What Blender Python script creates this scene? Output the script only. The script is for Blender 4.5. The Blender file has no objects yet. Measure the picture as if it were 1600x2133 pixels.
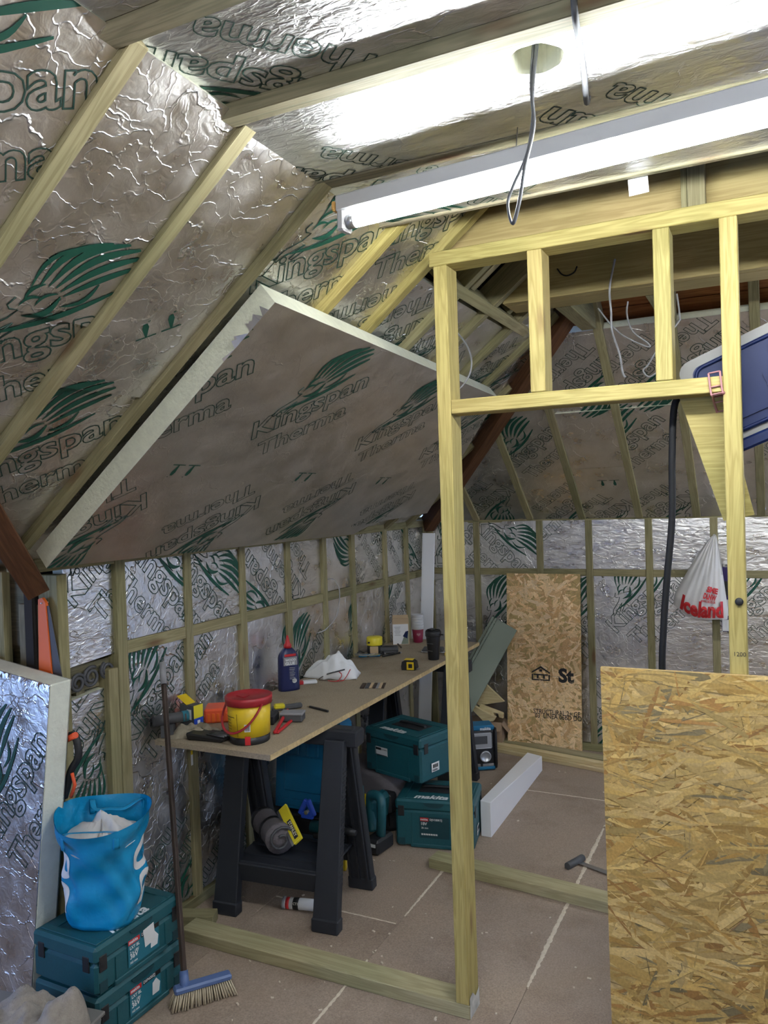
import bpy, bmesh, math, random
from mathutils import Vector as V, Matrix as M, noise
rnd = random.Random(7)
S = bpy.context.scene
COL = S.collection
R = math.radians

# ------------------------------------------------------------------ camera
FPX = 1640.0
EYE = V((0, 0, 1.75))
CAMROT = (M.Rotation(R(26.04), 3, 'Z') @ M.Rotation(R(89.0), 3, 'X') @ M.Rotation(R(-1.86), 3, 'Z'))
cd = bpy.data.cameras.new('camera'); cam = bpy.data.objects.new('camera', cd); COL.objects.link(cam)
cd.sensor_fit = 'VERTICAL'; cd.sensor_height = 24.0; cd.lens = FPX / 2133 * 24.0; cd.clip_start = 0.05
cam.matrix_world = M.Translation(EYE) @ CAMROT.to_4x4()
S.camera = cam

# ------------------------------------------------------------------ world, daylight, exposure
w = bpy.data.worlds.new('world'); S.world = w; w.use_nodes = True
w.node_tree.nodes['Background'].inputs[0].default_value = (0.30, 0.45, 0.85, 1)
w.node_tree.nodes['Background'].inputs[1].default_value = 1.0
ld = bpy.data.lights.new('daylight', 'AREA'); ld.shape = 'RECTANGLE'; ld.size = 1.9; ld.size_y = 1.5
ld.color = (0.34, 0.53, 1.0); ld.energy = 46
lo = bpy.data.objects.new('daylight', ld); COL.objects.link(lo)
lo.location = (-4.32, -1.2, 1.35); lo.rotation_euler = (0, R(-90), 0)
TUBE_POWER = 55.0
S.view_settings.view_transform = 'Standard'; S.view_settings.look = 'None'
S.view_settings.exposure = 1.42; S.view_settings.gamma = 1.0; S.view_settings.use_curve_mapping = False
try:
    S.cycles.use_denoising = True
    S.cycles.max_bounces = 6; S.cycles.glossy_bounces = 5; S.cycles.diffuse_bounces = 3
    S.cycles.sample_clamp_indirect = 6.0
    S.cycles.use_adaptive_sampling = True; S.cycles.adaptive_threshold = 0.12; S.cycles.adaptive_min_samples = 16
except Exception:
    pass

# ------------------------------------------------------------------ helpers
def ray(x, y): return CAMROT @ V(((x - 800) / FPX, -(y - 1066.5) / FPX, -1.0))
def hit(x, y, o, n):
    d = ray(x, y); o = V(o); n = V(n)
    return EYE + d * ((o - EYE).dot(n) / d.dot(n))
def at_z(x, y, z): return hit(x, y, (0, 0, z), (0, 0, 1))
def at_y(x, y, yy): return hit(x, y, (0, yy, 0), (0, 1, 0))
def at_x(x, y, xx): return hit(x, y, (xx, 0, 0), (1, 0, 0))

WM = {}
I4 = M.Identity(4)
def link(o, parent=None, mat=I4):
    COL.objects.link(o); WM[o.name] = mat.copy()
    if parent is not None:
        o.parent = parent; o.matrix_basis = WM[parent.name].inverted() @ mat
    else:
        o.matrix_basis = mat
    return o
def T(x, y=None, z=None): return M.Translation(V((x, y, z)) if y is not None else V(x))
def RZ(a): return M.Rotation(R(a), 4, 'Z')
def RX(a): return M.Rotation(R(a), 4, 'X')
def RY(a): return M.Rotation(R(a), 4, 'Y')
def tag(o, label, cat, group=None, kind=None):
    if label: o['label'] = label
    if cat: o['category'] = cat
    if group: o['group'] = group
    if kind: o['kind'] = kind
    return o
def thing(name, label, cat, mat=I4, group=None, kind=None):
    o = bpy.data.objects.new(name, None); o.empty_display_size = 0.05
    link(o, None, mat); return tag(o, label, cat, group, kind)

class B:
    """collects shapes into one bmesh"""
    def __init__(s): s.bm = bmesh.new()
    def add(s, verts, faces, mi=0, smooth=False):
        vs = [s.bm.verts.new(v) for v in verts]
        for f in faces:
            try:
                fc = s.bm.faces.new([vs[i] for i in f]); fc.material_index = mi; fc.smooth = smooth
            except ValueError: pass
        return vs
    def box(s, c, d, m=None, bev=0.0, mi=0, seg=1):
        x, y, z = d[0] / 2, d[1] / 2, d[2] / 2
        t = bmesh.new()
        vs = [t.verts.new((i, j, k)) for i in (-x, x) for j in (-y, y) for k in (-z, z)]
        for f in ((0, 1, 3, 2), (4, 6, 7, 5), (0, 4, 5, 1), (2, 3, 7, 6), (0, 2, 6, 4), (1, 5, 7, 3)):
            t.faces.new([vs[i] for i in f])
        if bev > 0: bmesh.ops.bevel(t, geom=t.edges[:], offset=bev, segments=seg, affect='EDGES', profile=0.6)
        mm = T(V(c)) @ m if m is not None else T(V(c))
        s.merge(t, mm, mi); return s
    def merge(s, t, mm=I4, mi=0, smooth=False):
        t.verts.ensure_lookup_table(); t.verts.index_update()
        vs = [s.bm.verts.new(mm @ v.co) for v in t.verts]
        for f in t.faces:
            try:
                fc = s.bm.faces.new([vs[v.index] for v in f.verts]); fc.material_index = mi; fc.smooth = smooth
            except ValueError: pass
        t.free(); return s
    def hexa(s, lo4, hi4, bev=0, mi=0):
        """8 corners: bottom ring, top ring"""
        t = bmesh.new(); vs = [t.verts.new(p) for p in list(lo4) + list(hi4)]
        for f in ((3, 2, 1, 0), (4, 5, 6, 7), (0, 1, 5, 4), (1, 2, 6, 5), (2, 3, 7, 6), (3, 0, 4, 7)): t.faces.new([vs[i] for i in f])
        bmesh.ops.recalc_face_normals(t, faces=t.faces[:])
        if bev > 0: bmesh.ops.bevel(t, geom=t.edges[:], offset=bev, segments=1, affect='EDGES')
        return s.merge(t, I4, mi)
    def cyl(s, a, b, r0, r1=None, n=16, caps=True, mi=0):
        a = V(a); b = V(b); r1 = r0 if r1 is None else r1
        q = (b - a).to_track_quat('Z', 'Y').to_matrix()
        vs = []
        for p, r in ((a, r0), (b, r1)):
            for i in range(n):
                t = 2 * math.pi * i / n; vs.append(p + q @ V((r * math.cos(t), r * math.sin(t), 0)))
        fs = [(i, (i + 1) % n, n + (i + 1) % n, n + i) for i in range(n)]
        v = s.add(vs, fs, mi, True)
        if caps:
            for ring in (v[:n][::-1], v[n:]):
                f = s.bm.faces.new(ring); f.material_index = mi
        return s
    def tube(s, pts, r, n=8, mi=0, flat=1.0, closed=False):
        pts = [V(p) for p in pts]; L = len(pts); rings = []
        up = V((0, 0, 1))
        prev = None
        for i, p in enumerate(pts):
            if closed: d = pts[(i + 1) % L] - pts[i - 1]
            else: d = pts[min(i + 1, L - 1)] - pts[max(i - 1, 0)]
            d.normalize()
            if prev is None:
                a = d.cross(up)
                if a.length < 0.1: a = d.cross(V((1, 0, 0)))
            else: a = prev - d * prev.dot(d)
            a.normalize(); prev = a; b = d.cross(a)
            rr = r[i] if isinstance(r, (list, tuple)) else r
            rings.append([p + a * (rr * math.cos(2 * math.pi * k / n)) + b * (rr * flat * math.sin(2 * math.pi * k / n)) for k in range(n)])
        vs = [v for rg in rings for v in rg]; fs = []
        for i in range(L if closed else L - 1):
            j = (i + 1) % L
            for k in range(n): fs.append((i * n + k, i * n + (k + 1) % n, j * n + (k + 1) % n, j * n + k))
        if not closed: fs += [tuple(range(n))[::-1], tuple(range((L - 1) * n, L * n))]
        s.add(vs, fs, mi, True); return s
    def lathe(s, prof, n=24, m=I4, mi=0, smooth=True):
        vs = []; fs = []; L = len(prof)
        for r, z in prof:
            for k in range(n):
                t = 2 * math.pi * k / n; vs.append(m @ V((r * math.cos(t), r * math.sin(t), z)))
        for i in range(L - 1):
            for k in range(n): fs.append((i * n + k, i * n + (k + 1) % n, (i + 1) * n + (k + 1) % n, (i + 1) * n + k))
        if prof[0][0] > 1e-4: fs.append(tuple(range(n))[::-1])
        if prof[-1][0] > 1e-4: fs.append(tuple(range((L - 1) * n, L * n)))
        s.add(vs, fs, mi, smooth); return s
    def prism(s, poly, z0, z1, m=I4, mi=0):
        n = len(poly)
        vs = [m @ V((x, y, z0)) for x, y in poly] + [m @ V((x, y, z1)) for x, y in poly]
        fs = [tuple(range(n))[::-1], tuple(range(n, 2 * n))] + [(i, (i + 1) % n, n + (i + 1) % n, n + i) for i in range(n)]
        s.add(vs, fs, mi); return s
    def grid(s, fn, nu, nv, mi=0, closed_u=False):
        vs = [fn(i / (nu if closed_u else nu - 1), j / (nv - 1)) for j in range(nv) for i in range(nu)]
        fs = []
        for j in range(nv - 1):
            for i in range(nu if closed_u else nu - 1):
                a = j * nu + i; b = j * nu + (i + 1) % nu; fs.append((a, b, b + nu, a + nu))
        return s.add(vs, fs, mi, True)
    def mesh(s, name, fix=False):
        if fix: bmesh.ops.recalc_face_normals(s.bm, faces=s.bm.faces[:])
        me = bpy.data.meshes.new(name); s.bm.to_mesh(me); s.bm.free(); return me
    def obj(s, name, mats, parent=None, mat=I4, fix=True):
        me = s.mesh(name, fix)
        for x in (mats if isinstance(mats, (list, tuple)) else [mats]): me.materials.append(MAT[x])
        return link(bpy.data.objects.new(name, me), parent, mat)
def part(name, me, parent, mat, mats=None):
    return link(bpy.data.objects.new(name, me), parent, mat)

def smooth_path(pts, n=6):
    """Catmull-Rom"""
    P = [V(p) for p in pts]; P = [P[0] * 2 - P[1]] + P + [P[-1] * 2 - P[-2]]; out = []
    for i in range(1, len(P) - 2):
        for k in range(n):
            t = k / n; a, b, c, d = P[i - 1], P[i], P[i + 1], P[i + 2]
            out.append(0.5 * ((2 * b) + (c - a) * t + (2 * a - 5 * b + 4 * c - d) * t * t + (3 * b - a - 3 * c + d) * t ** 3))
    out.append(P[-2]); return out

# ------------------------------------------------------------------ materials
MAT = {}
def nodes(name):
    m = bpy.data.materials.new(name); m.use_nodes = True; MAT[name] = m
    nt = m.node_tree; return m, nt, nt.nodes['Principled BSDF']
def N(nt, t, **kw):
    n = nt.nodes.new('ShaderNode' + t)
    for k, v in kw.items():
        if k in n.inputs.keys() if isinstance(k, str) else False: n.inputs[k].default_value = v
        else: setattr(n, k, v)
    return n
def plain(name, col, rough=0.5, metal=0.0, spec=0.5, noise=0.0, nscale=30, bump=0.0, bscale=60, **kw):
    m, nt, p = nodes(name)
    p.inputs['Base Color'].default_value = (*col, 1); p.inputs['Roughness'].default_value = rough
    p.inputs['Metallic'].default_value = metal; p.inputs['Specular IOR Level'].default_value = spec
    for k, v in kw.items(): p.inputs[k].default_value = v
    if noise or bump:
        tc = N(nt, 'TexCoord')
    if noise:
        nz = N(nt, 'TexNoise'); nz.inputs['Scale'].default_value = nscale; nz.inputs['Detail'].default_value = 5
        nt.links.new(tc.outputs['Object'], nz.inputs['Vector'])
        cr = N(nt, 'ValToRGB'); e = cr.color_ramp.elements
        e[0].position = .3; e[1].position = .7
        e[0].color = (*[c * (1 - noise) for c in col], 1); e[1].color = (*[min(1, c * (1 + noise)) for c in col], 1)
        nt.links.new(nz.outputs['Fac'], cr.inputs['Fac']); nt.links.new(cr.outputs['Color'], p.inputs['Base Color'])
    if bump:
        nb = N(nt, 'TexNoise'); nb.inputs['Scale'].default_value = bscale; nb.inputs['Detail'].default_value = 4
        nt.links.new(tc.outputs['Object'], nb.inputs['Vector'])
        bp = N(nt, 'Bump'); bp.inputs['Strength'].default_value = bump; bp.inputs['Distance'].default_value = 0.004
        nt.links.new(nb.outputs['Fac'], bp.inputs['Height']); nt.links.new(bp.outputs['Normal'], p.inputs['Normal'])
    return m
def rand_coord(nt, scale=(1, 1, 1)):
    tc = N(nt, 'TexCoord'); oi = N(nt, 'ObjectInfo')
    mul = N(nt, 'VectorMath', operation='MULTIPLY'); mul.inputs[1].default_value = scale
    nt.links.new(tc.outputs['Object'], mul.inputs[0])
    sc = N(nt, 'VectorMath', operation='SCALE'); sc.inputs[0].default_value = (37.1, 17.3, 53.7)
    nt.links.new(oi.outputs['Random'], sc.inputs['Scale'])
    ad = N(nt, 'VectorMath', operation='ADD')
    nt.links.new(mul.outputs[0], ad.inputs[0]); nt.links.new(sc.outputs[0], ad.inputs[1])
    return ad.outputs[0], oi
def ramp(nt, src, stops):
    cr = N(nt, 'ValToRGB'); e = cr.color_ramp.elements
    while len(e) < len(stops): e.new(0.5)
    for i, (p, c) in enumerate(stops): e[i].position = p; e[i].color = (*c, 1) if len(c) == 3 else c
    nt.links.new(src, cr.inputs['Fac']); return cr.outputs['Color']
def math_(nt, op, a, b=None, c=None):
    n = N(nt, 'Math', operation=op)
    for i, v in enumerate((a, b, c)):
        if v is None: continue
        if isinstance(v, (int, float)): n.inputs[i].default_value = v
        else: nt.links.new(v, n.inputs[i])
    return n.outputs[0]
def mixc(nt, fac, a, b, mode='MIX'):
    n = N(nt, 'Mix', data_type='RGBA', blend_type=mode)
    for i, v in ((0, fac), (6, a), (7, b)):
        if isinstance(v, (int, float)): n.inputs[i].default_value = v
        elif isinstance(v, tuple): n.inputs[i].default_value = (*v, 1)
        else: nt.links.new(v, n.inputs[i])
    return n.outputs[2]
def wood(name, light, dark, knot=(0.12, 0.05, 0.02), grain=1.0, rough=0.65, tint=0.12, knots=True):
    """timber with grain along local X"""
    m, nt, p = nodes(name); L = nt.links.new
    co, oi = rand_coord(nt)
    st = N(nt, 'VectorMath', operation='MULTIPLY'); st.inputs[1].default_value = (0.9, 14, 14); L(co, st.inputs[0])
    n1 = N(nt, 'TexNoise'); n1.inputs['Scale'].default_value = 2.2; n1.inputs['Detail'].default_value = 3; n1.inputs['Distortion'].default_value = 0.6; L(st.outputs[0], n1.inputs['Vector'])
    rings = math_(nt, 'SINE', math_(nt, 'MULTIPLY', n1.outputs['Fac'], 34.0 * grain))
    rings = math_(nt, 'MULTIPLY_ADD', rings, 0.5, 0.5)
    st2 = N(nt, 'VectorMath', operation='MULTIPLY'); st2.inputs[1].default_value = (5, 160, 160); L(co, st2.inputs[0])
    n2 = N(nt, 'TexNoise'); n2.inputs['Scale'].default_value = 1.0; n2.inputs['Detail'].default_value = 4; L(st2.outputs[0], n2.inputs['Vector'])
    f = math_(nt, 'MULTIPLY_ADD', n2.outputs['Fac'], 0.7, math_(nt, 'MULTIPLY', rings, 0.35))
    col = ramp(nt, f, [(0.25, dark), (0.75, light)])
    n3 = N(nt, 'TexNoise'); n3.inputs['Scale'].default_value = 2.0; n3.inputs['Detail'].default_value = 2; L(co, n3.inputs['Vector'])
    blot = ramp(nt, n3.outputs['Fac'], [(0.3, (1 - tint * 1.6, 1 - tint * 1.1, 1 - tint * 2)), (0.7, (1 + tint * 0.4, 1 + tint * .3, 1))])
    col = mixc(nt, 1.0, col, blot, 'MULTIPLY')
    br = math_(nt, 'MULTIPLY_ADD', oi.outputs['Random'], 0.3, 0.85)
    comb = N(nt, 'CombineColor'); [L(br, comb.inputs[i]) for i in range(3)]
    col = mixc(nt, 1.0, col, comb.outputs[0], 'MULTIPLY')
    if knots:
        vs = N(nt, 'VectorMath', operation='MULTIPLY'); vs.inputs[1].default_value = (2.2, 9, 9); L(co, vs.inputs[0])
        vo = N(nt, 'TexVoronoi'); vo.inputs['Scale'].default_value = 1.0; L(vs.outputs[0], vo.inputs['Vector'])
        kf = ramp(nt, vo.outputs['Distance'], [(0.06, (1, 1, 1)), (0.17, (0, 0, 0))])
        col = mixc(nt, math_(nt, 'MULTIPLY', kf, 0.75), col, knot)
    L(col, p.inputs['Base Color']); p.inputs['Roughness'].default_value = rough; p.inputs['Specular IOR Level'].default_value = 0.3
    bp = N(nt, 'Bump'); bp.inputs['Strength'].default_value = 0.25; bp.inputs['Distance'].default_value = 0.002
    L(n2.outputs['Fac'], bp.inputs['Height']); L(bp.outputs['Normal'], p.inputs['Normal'])
    return m
def foil(name, amp=1.0, rough=(0.22, 0.46), col=(0.80, 0.785, 0.77), crease=1.0, fine=1.0, stretch=(1, 1, 1)):
    """wrinkled aluminium facing: fine relief only"""
    m, nt, p = nodes(name); L = nt.links.new
    co, oi = rand_coord(nt, stretch)
    wn = N(nt, 'TexNoise', noise_dimensions='2D'); wn.inputs['Scale'].default_value = 7; wn.inputs['Detail'].default_value = 4; L(co, wn.inputs['Vector'])
    ws = N(nt, 'VectorMath', operation='SCALE'); ws.inputs['Scale'].default_value = 0.22; L(wn.outputs['Color'], ws.inputs[0])
    wc = N(nt, 'VectorMath', operation='ADD'); L(co, wc.inputs[0]); L(ws.outputs[0], wc.inputs[1])
    vo = N(nt, 'TexVoronoi', feature='DISTANCE_TO_EDGE', voronoi_dimensions='2D'); vo.inputs['Scale'].default_value = 4.2; L(wc.outputs[0], vo.inputs['Vector'])
    v2 = N(nt, 'TexVoronoi', feature='DISTANCE_TO_EDGE', voronoi_dimensions='2D'); v2.inputs['Scale'].default_value = 15; L(wc.outputs[0], v2.inputs['Vector'])
    msk = N(nt, 'TexNoise', noise_dimensions='2D'); msk.inputs['Scale'].default_value = 4; L(co, msk.inputs['Vector'])
    mk = ramp(nt, msk.outputs['Fac'], [(0.42, (0, 0, 0)), (0.60, (1, 1, 1))])
    mk2 = ramp(nt, msk.outputs['Fac'], [(0.48, (1, 1, 1)), (0.62, (0, 0, 0))])
    c1 = ramp(nt, vo.outputs['Distance'], [(0.0, (1, 1, 1)), (0.020, (0, 0, 0))])
    c2 = ramp(nt, v2.outputs['Distance'], [(0.0, (1, 1, 1)), (0.05, (0, 0, 0))])
    c1 = math_(nt, 'MULTIPLY', c1, mk); c2 = math_(nt, 'MULTIPLY', c2, mk2)
    rp = N(nt, 'TexNoise', noise_dimensions='2D'); rp.inputs['Scale'].default_value = 24; rp.inputs['Detail'].default_value = 3; rp.inputs['Distortion'].default_value = 0.5; L(co, rp.inputs['Vector'])
    fn = N(nt, 'TexNoise', noise_dimensions='2D'); fn.inputs['Scale'].default_value = 75; fn.inputs['Detail'].default_value = 3; L(co, fn.inputs['Vector'])
    big = N(nt, 'TexNoise', noise_dimensions='2D'); big.inputs['Scale'].default_value = 2.2; big.inputs['Detail'].default_value = 1; L(co, big.inputs['Vector'])
    h = math_(nt, 'MULTIPLY', rp.outputs['Fac'], 0.50 * amp)
    h = math_(nt, 'MULTIPLY_ADD', fn.outputs['Fac'], 0.10 * fine, h)
    h = math_(nt, 'MULTIPLY_ADD', big.outputs['Fac'], 1.0 * amp, h)
    h = math_(nt, 'MULTIPLY_ADD', c1, 0.75 * crease, h)
    h = math_(nt, 'MULTIPLY_ADD', c2, 0.20 * crease, h)
    bp = N(nt, 'Bump'); bp.inputs['Strength'].default_value = 0.62; bp.inputs['Distance'].default_value = 0.008
    L(h, bp.inputs['Height']); L(bp.outputs['Normal'], p.inputs['Normal'])
    rn = N(nt, 'TexNoise', noise_dimensions='2D'); rn.inputs['Scale'].default_value = 9; rn.inputs['Detail'].default_value = 5; L(co, rn.inputs['Vector'])
    rr = math_(nt, 'MULTIPLY_ADD', rn.outputs['Fac'], (rough[1] - rough[0]) * 2, rough[0] * 1.5 - rough[1] * 0.5)
    L(rr, p.inputs['Roughness']); p.inputs['Metallic'].default_value = 1.0
    cc = ramp(nt, rn.outputs['Fac'], [(0.3, tuple(c * 0.86 for c in col)), (0.7, col)])
    L(cc, p.inputs['Base Color'])
    return m
def emit(name, col, s):
    m, nt, p = nodes(name)
    p.inputs['Base Color'].default_value = (*col, 1); p.inputs['Emission Color'].default_value = (*col, 1); p.inputs['Emission Strength'].default_value = s
    return m

foil('foil'); foil('foil_board', amp=0.28, rough=(0.34, 0.46), crease=0.22, fine=1.0, col=(0.72, 0.695, 0.67))
foil('foil_ripple', amp=1.3, rough=(0.22, 0.42), crease=0.55, stretch=(0.8, 1.9, 1)); foil('foil_ceiling', amp=2.2, rough=(0.30, 0.46), crease=0.7, stretch=(0.8, 1.9, 1), col=(0.84, 0.835, 0.83))
plain('foam', (0.72, 0.73, 0.58), 0.85, noise=0.06, nscale=40, bump=0.4, bscale=90)
plain('foam_white', (0.74, 0.77, 0.68), 0.85, noise=0.05, nscale=25, bump=0.5, bscale=70)
plain('print_dark', (0.012, 0.045, 0.032), 0.6); plain('print_green', (0.003, 0.065, 0.040), 0.55)
wood('pine', (0.45, 0.355, 0.138), (0.305, 0.235, 0.078), grain=1.25); wood('stud', (0.335, 0.29, 0.170), (0.23, 0.195, 0.105), rough=0.75)
wood('beam', (0.44, 0.335, 0.155), (0.33, 0.24, 0.10)); wood('old_rafter', (0.135, 0.058, 0.026), (0.075, 0.030, 0.013), knots=False)
wood('sarking', (0.50, 0.20, 0.08), (0.30, 0.11, 0.04)); wood('dull_shaded_stud', (0.25, 0.215, 0.145), (0.16, 0.14, 0.09))
wood('planed', (0.70, 0.57, 0.36), (0.58, 0.44, 0.25)); wood('greenplate', (0.40, 0.345, 0.22), (0.29, 0.25, 0.145), knots=False)
plain('void', (0.030, 0.026, 0.024), 0.9)

# ------------------------------------------------------------------ lettering and panels
_txt = {}
def text_bm(s, outline=0.0, fat=0.0, extr=0.0):
    key = (s, outline, fat, extr)
    if key not in _txt:
        c = bpy.data.curves.new('t', 'FONT'); c.body = s; c.size = 1.0; c.resolution_u = 3; c.offset = fat
        if outline: c.fill_mode = 'NONE'; c.bevel_depth = outline; c.bevel_resolution = 0
        elif extr: c.extrude = extr
        o = bpy.data.objects.new('t', c); COL.objects.link(o)
        bpy.context.view_layer.update()
        dg = bpy.context.evaluated_depsgraph_get()
        me = bpy.data.meshes.new_from_object(o.evaluated_get(dg))
        xs = [v.co.x for v in me.vertices]; x0, x1 = min(xs), max(xs)
        _txt[key] = ([((v.co.x - x0) / (x1 - x0), v.co.y / (x1 - x0), v.co.z / (x1 - x0)) for v in me.vertices], [tuple(p.vertices) for p in me.polygons])
        bpy.data.objects.remove(o); bpy.data.curves.remove(c); bpy.data.meshes.remove(me)
    return _txt[key]
def put_text(b, s, m, width, fat=0.0, mi=0, extr=0.0, hscale=1.0):
    """flat text of given width, local XY plane of m, start at origin"""
    vs, fs = text_bm(s, 0.0, fat, extr)
    b.add([m @ V((x * width, y * width * hscale, z * width)) for x, y, z in vs], fs, mi)
def leaf(p0, p1, bow, thick, n=9):
    p0 = V((*p0, 0)); p1 = V((*p1, 0)); d = p1 - p0; q = V((-d.y, d.x, 0))
    top = []; bot = []
    for i in range(n):
        t = i / (n - 1); c = p0 + d * t + q * (bow * math.sin(math.pi * t)); h = q.normalized() * (thick * math.sin(math.pi * min(1, t * 0.9 + 0.02)) ** 0.8)
        top.append(c + h); bot.append(c - h)
    return [(v.x, v.y) for v in top + bot[::-1]]
def print_unit(b, ox, oy, ang, L=0.515):
    """emblem + two lines of outlined lettering; middle of the first line at ox,oy"""
    m = T(ox, oy, 0.0009) @ M.Rotation(R(ang), 4, 'Z') @ M.Diagonal((L, L, L * 0.12, 1))
    for s, x, y, wd in (('Kingspan', -0.5, 0, 1.0), ('Therma', -0.43, -0.275, 0.80)):
        vs, fs = text_bm(s, 0.0125 if s[0] == 'K' else 0.0115, 0.022)
        b.add([m @ V((x + a * wd, y + c * wd, e * wd)) for a, c, e in vs], fs, 0)
    ch = 0.0
    ps = []
    for (st, tip, bow, th) in (((.07, .30), (.43, .355), .03, .017), ((.06, .332), (.45, .405), .08, .020), ((.04, .36), (.44, .455), .13, .021), ((.01, .38), (.39, .50), .17, .021), ((-.03, .392), (.31, .53), .20, .019), ((-.07, .392), (.21, .545), .22, .012)):
        ps.append(leaf(st, tip, bow, th))     # streaming mane
    ps.append(leaf((-0.30, 0.205), (0.33, 0.245), -0.06, 0.016)); ps.append(leaf((-0.12, 0.255), (0.06, 0.30), -0.25, 0.018))
    ps.append(leaf((-0.10, 0.34), (0.0, 0.40), 0.2, 0.010)); ps.append(leaf((-0.13, 0.315), (-0.02, 0.325), 0.25, 0.009))
    ps.append(leaf((-0.06, 0.29), (0.05, 0.325), 0.2, 0.008)); ps.append(leaf((0.05, 0.245), (0.24, 0.315), -0.2, 0.012))
    for k, pl in enumerate(ps): b.add([m @ V((x, y, 0.01 + k * .0004)) for x, y in pl], [tuple(range(len(pl)))], 1)
    # paws and muzzle drawn as lines
    def line(pts, r): b.tube([m @ V((x, y, 0.004)) for x, y in pts], r * L, 4, 0, 0.3)
    line([(-0.13, .37), (-.17, .34), (-.165, .315), (-.13, .295), (-.18, .265), (-.30, .235), (-.36, .19), (-.345, .17), (-.28, .195), (-.16, .225)], .0045)
    line([(-.16, .225), (-.26, .16), (-.24, .145), (-.12, .20), (.02, .215)], .0045)
def fix_unit(b, ox, oy, ang, L=0.5):
    m = T(ox, oy, 0.001) @ M.Rotation(R(ang), 4, 'Z') @ M.Diagonal((L, L, L, 1))
    for dx in (-0.075, 0.075):
        for pl in ([(-.06, .05), (.06, .05), (.06, .058), (-.06, .058)], [(-.012, -.05), (.012, -.05), (.02, -.02), (.006, .05), (-.006, .05), (-.02, -.02)], [(-.03, -.065), (-.015, -.065), (-.015, -.06), (-.03, -.06)]):
            b.add([m @ V((x + dx, y, 0)) for x, y in pl], [tuple(range(len(pl)))], 1)
def clip_poly(poly, a, b, c):
    """keep a*u+b*v+c >= 0"""
    out = []
    for i in range(len(poly)):
        p, q = poly[i], poly[(i + 1) % len(poly)]
        fp, fq = a * p[0] + b * p[1] + c, a * q[0] + b * q[1] + c
        if fp >= 0: out.append(p)
        if fp * fq < 0:
            t = fp / (fp - fq); out.append((p[0] + (q[0] - p[0]) * t, p[1] + (q[1] - p[1]) * t))
    return out
def plane(o, u, v):
    u = V(u).normalized(); v = V(v).normalized(); n = u.cross(v)
    return M(((u.x, v.x, n.x, o[0]), (u.y, v.y, n.y, o[1]), (u.z, v.z, n.z, o[2]), (0, 0, 0, 1)))
def uv_at(P, x, y, n=0.0):
    p = hit(x, y, P @ V((0, 0, n)), P.to_3x3() @ V((0, 0, 1)))
    q = P.inverted() @ p; return q.x, q.y
def panel(P, poly, parent, front=-0.015, thick=0.05, mats='foil', prints=(), tilt=0.006, name='insulation_panel', sides='foam'):
    """one cut insulation board; prints = [(px, py, angle) ...] on its face"""
    cu = sum(p[0] for p in poly) / len(poly); cv = sum(p[1] for p in poly) / len(poly)
    ml = P @ T(cu, cv, front) @ M.Rotation(rnd.uniform(-tilt, tilt), 4, 'X') @ M.Rotation(rnd.uniform(-tilt, tilt), 4, 'Y')
    lp = [(p[0] - cu, p[1] - cv) for p in poly]; n = len(lp)
    b = B()
    e = 0.0015
    vs = [(x, y, 0) for x, y in lp] + [(x, y, -0.002) for x, y in lp] + [(x, y, -thick) for x, y in lp]
    fs = [tuple(range(n))]
    b.add(vs[:n], fs, 0)
    b.add(vs, [(i + n, (i + 1) % n + n, (i + 1) % n, i) for i in range(n)], 0)
    b.add(vs, [(i + 2 * n, (i + 1) % n + 2 * n, (i + 1) % n + n, i + n) for i in range(n)] + [tuple(range(2 * n, 3 * n))[::-1]], 1)
    bmesh.ops.remove_doubles(b.bm, verts=b.bm.verts[:], dist=1e-5)
    o = b.obj(name, [mats, sides], parent, ml)
    if prints:
      for pr in prints:
        t = B(); u, v = uv_at(P, pr[0], pr[1], front)
        if len(pr) > 3 and pr[3] == 'T': fix_unit(t, u - cu, v - cv, pr[2])
        else: print_unit(t, u - cu, v - cv, pr[2], pr[3] if len(pr) > 3 else 0.515)
        for i in range(n):
            x0, y0 = lp[i]; x1, y1 = lp[(i + 1) % n]
            nx, ny = y1 - y0, -(x1 - x0)      # outward for ccw
            area = sum(lp[k][0] * lp[(k + 1) % n][1] - lp[(k + 1) % n][0] * lp[k][1] for k in range(n))
            if area < 0: nx, ny = -nx, -ny
            bmesh.ops.bisect_plane(t.bm, geom=t.bm.verts[:] + t.bm.edges[:] + t.bm.faces[:], plane_co=(x0, y0, 0), plane_no=(nx, ny, 0), clear_outer=True)
        if len(t.bm.faces): t.obj('printed_lettering', ['print_dark', 'print_green'], o, ml, fix=False)
        else: t.bm.free()
    return o
def timber(name, a, b, w, h, mat, parent=None, up=(0, 0, 1), bev=0.002, end=None):
    """beam from a to b (centre line), w across, h along up"""
    a = V(a); b = V(b); x = (b - a); L = x.length; x.normalize(); z = V(up); z = (z - x * z.dot(x)).normalized(); y = z.cross(x)
    c = (a + b) / 2
    m = M(((x.x, y.x, z.x, c.x), (x.y, y.y, z.y, c.y), (x.z, y.z, z.z, c.z), (0, 0, 0, 1)))
    bb = B().box((0, 0, 0), (L, w, h), bev=bev)
    return bb.obj(name, mat, parent, m)
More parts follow.
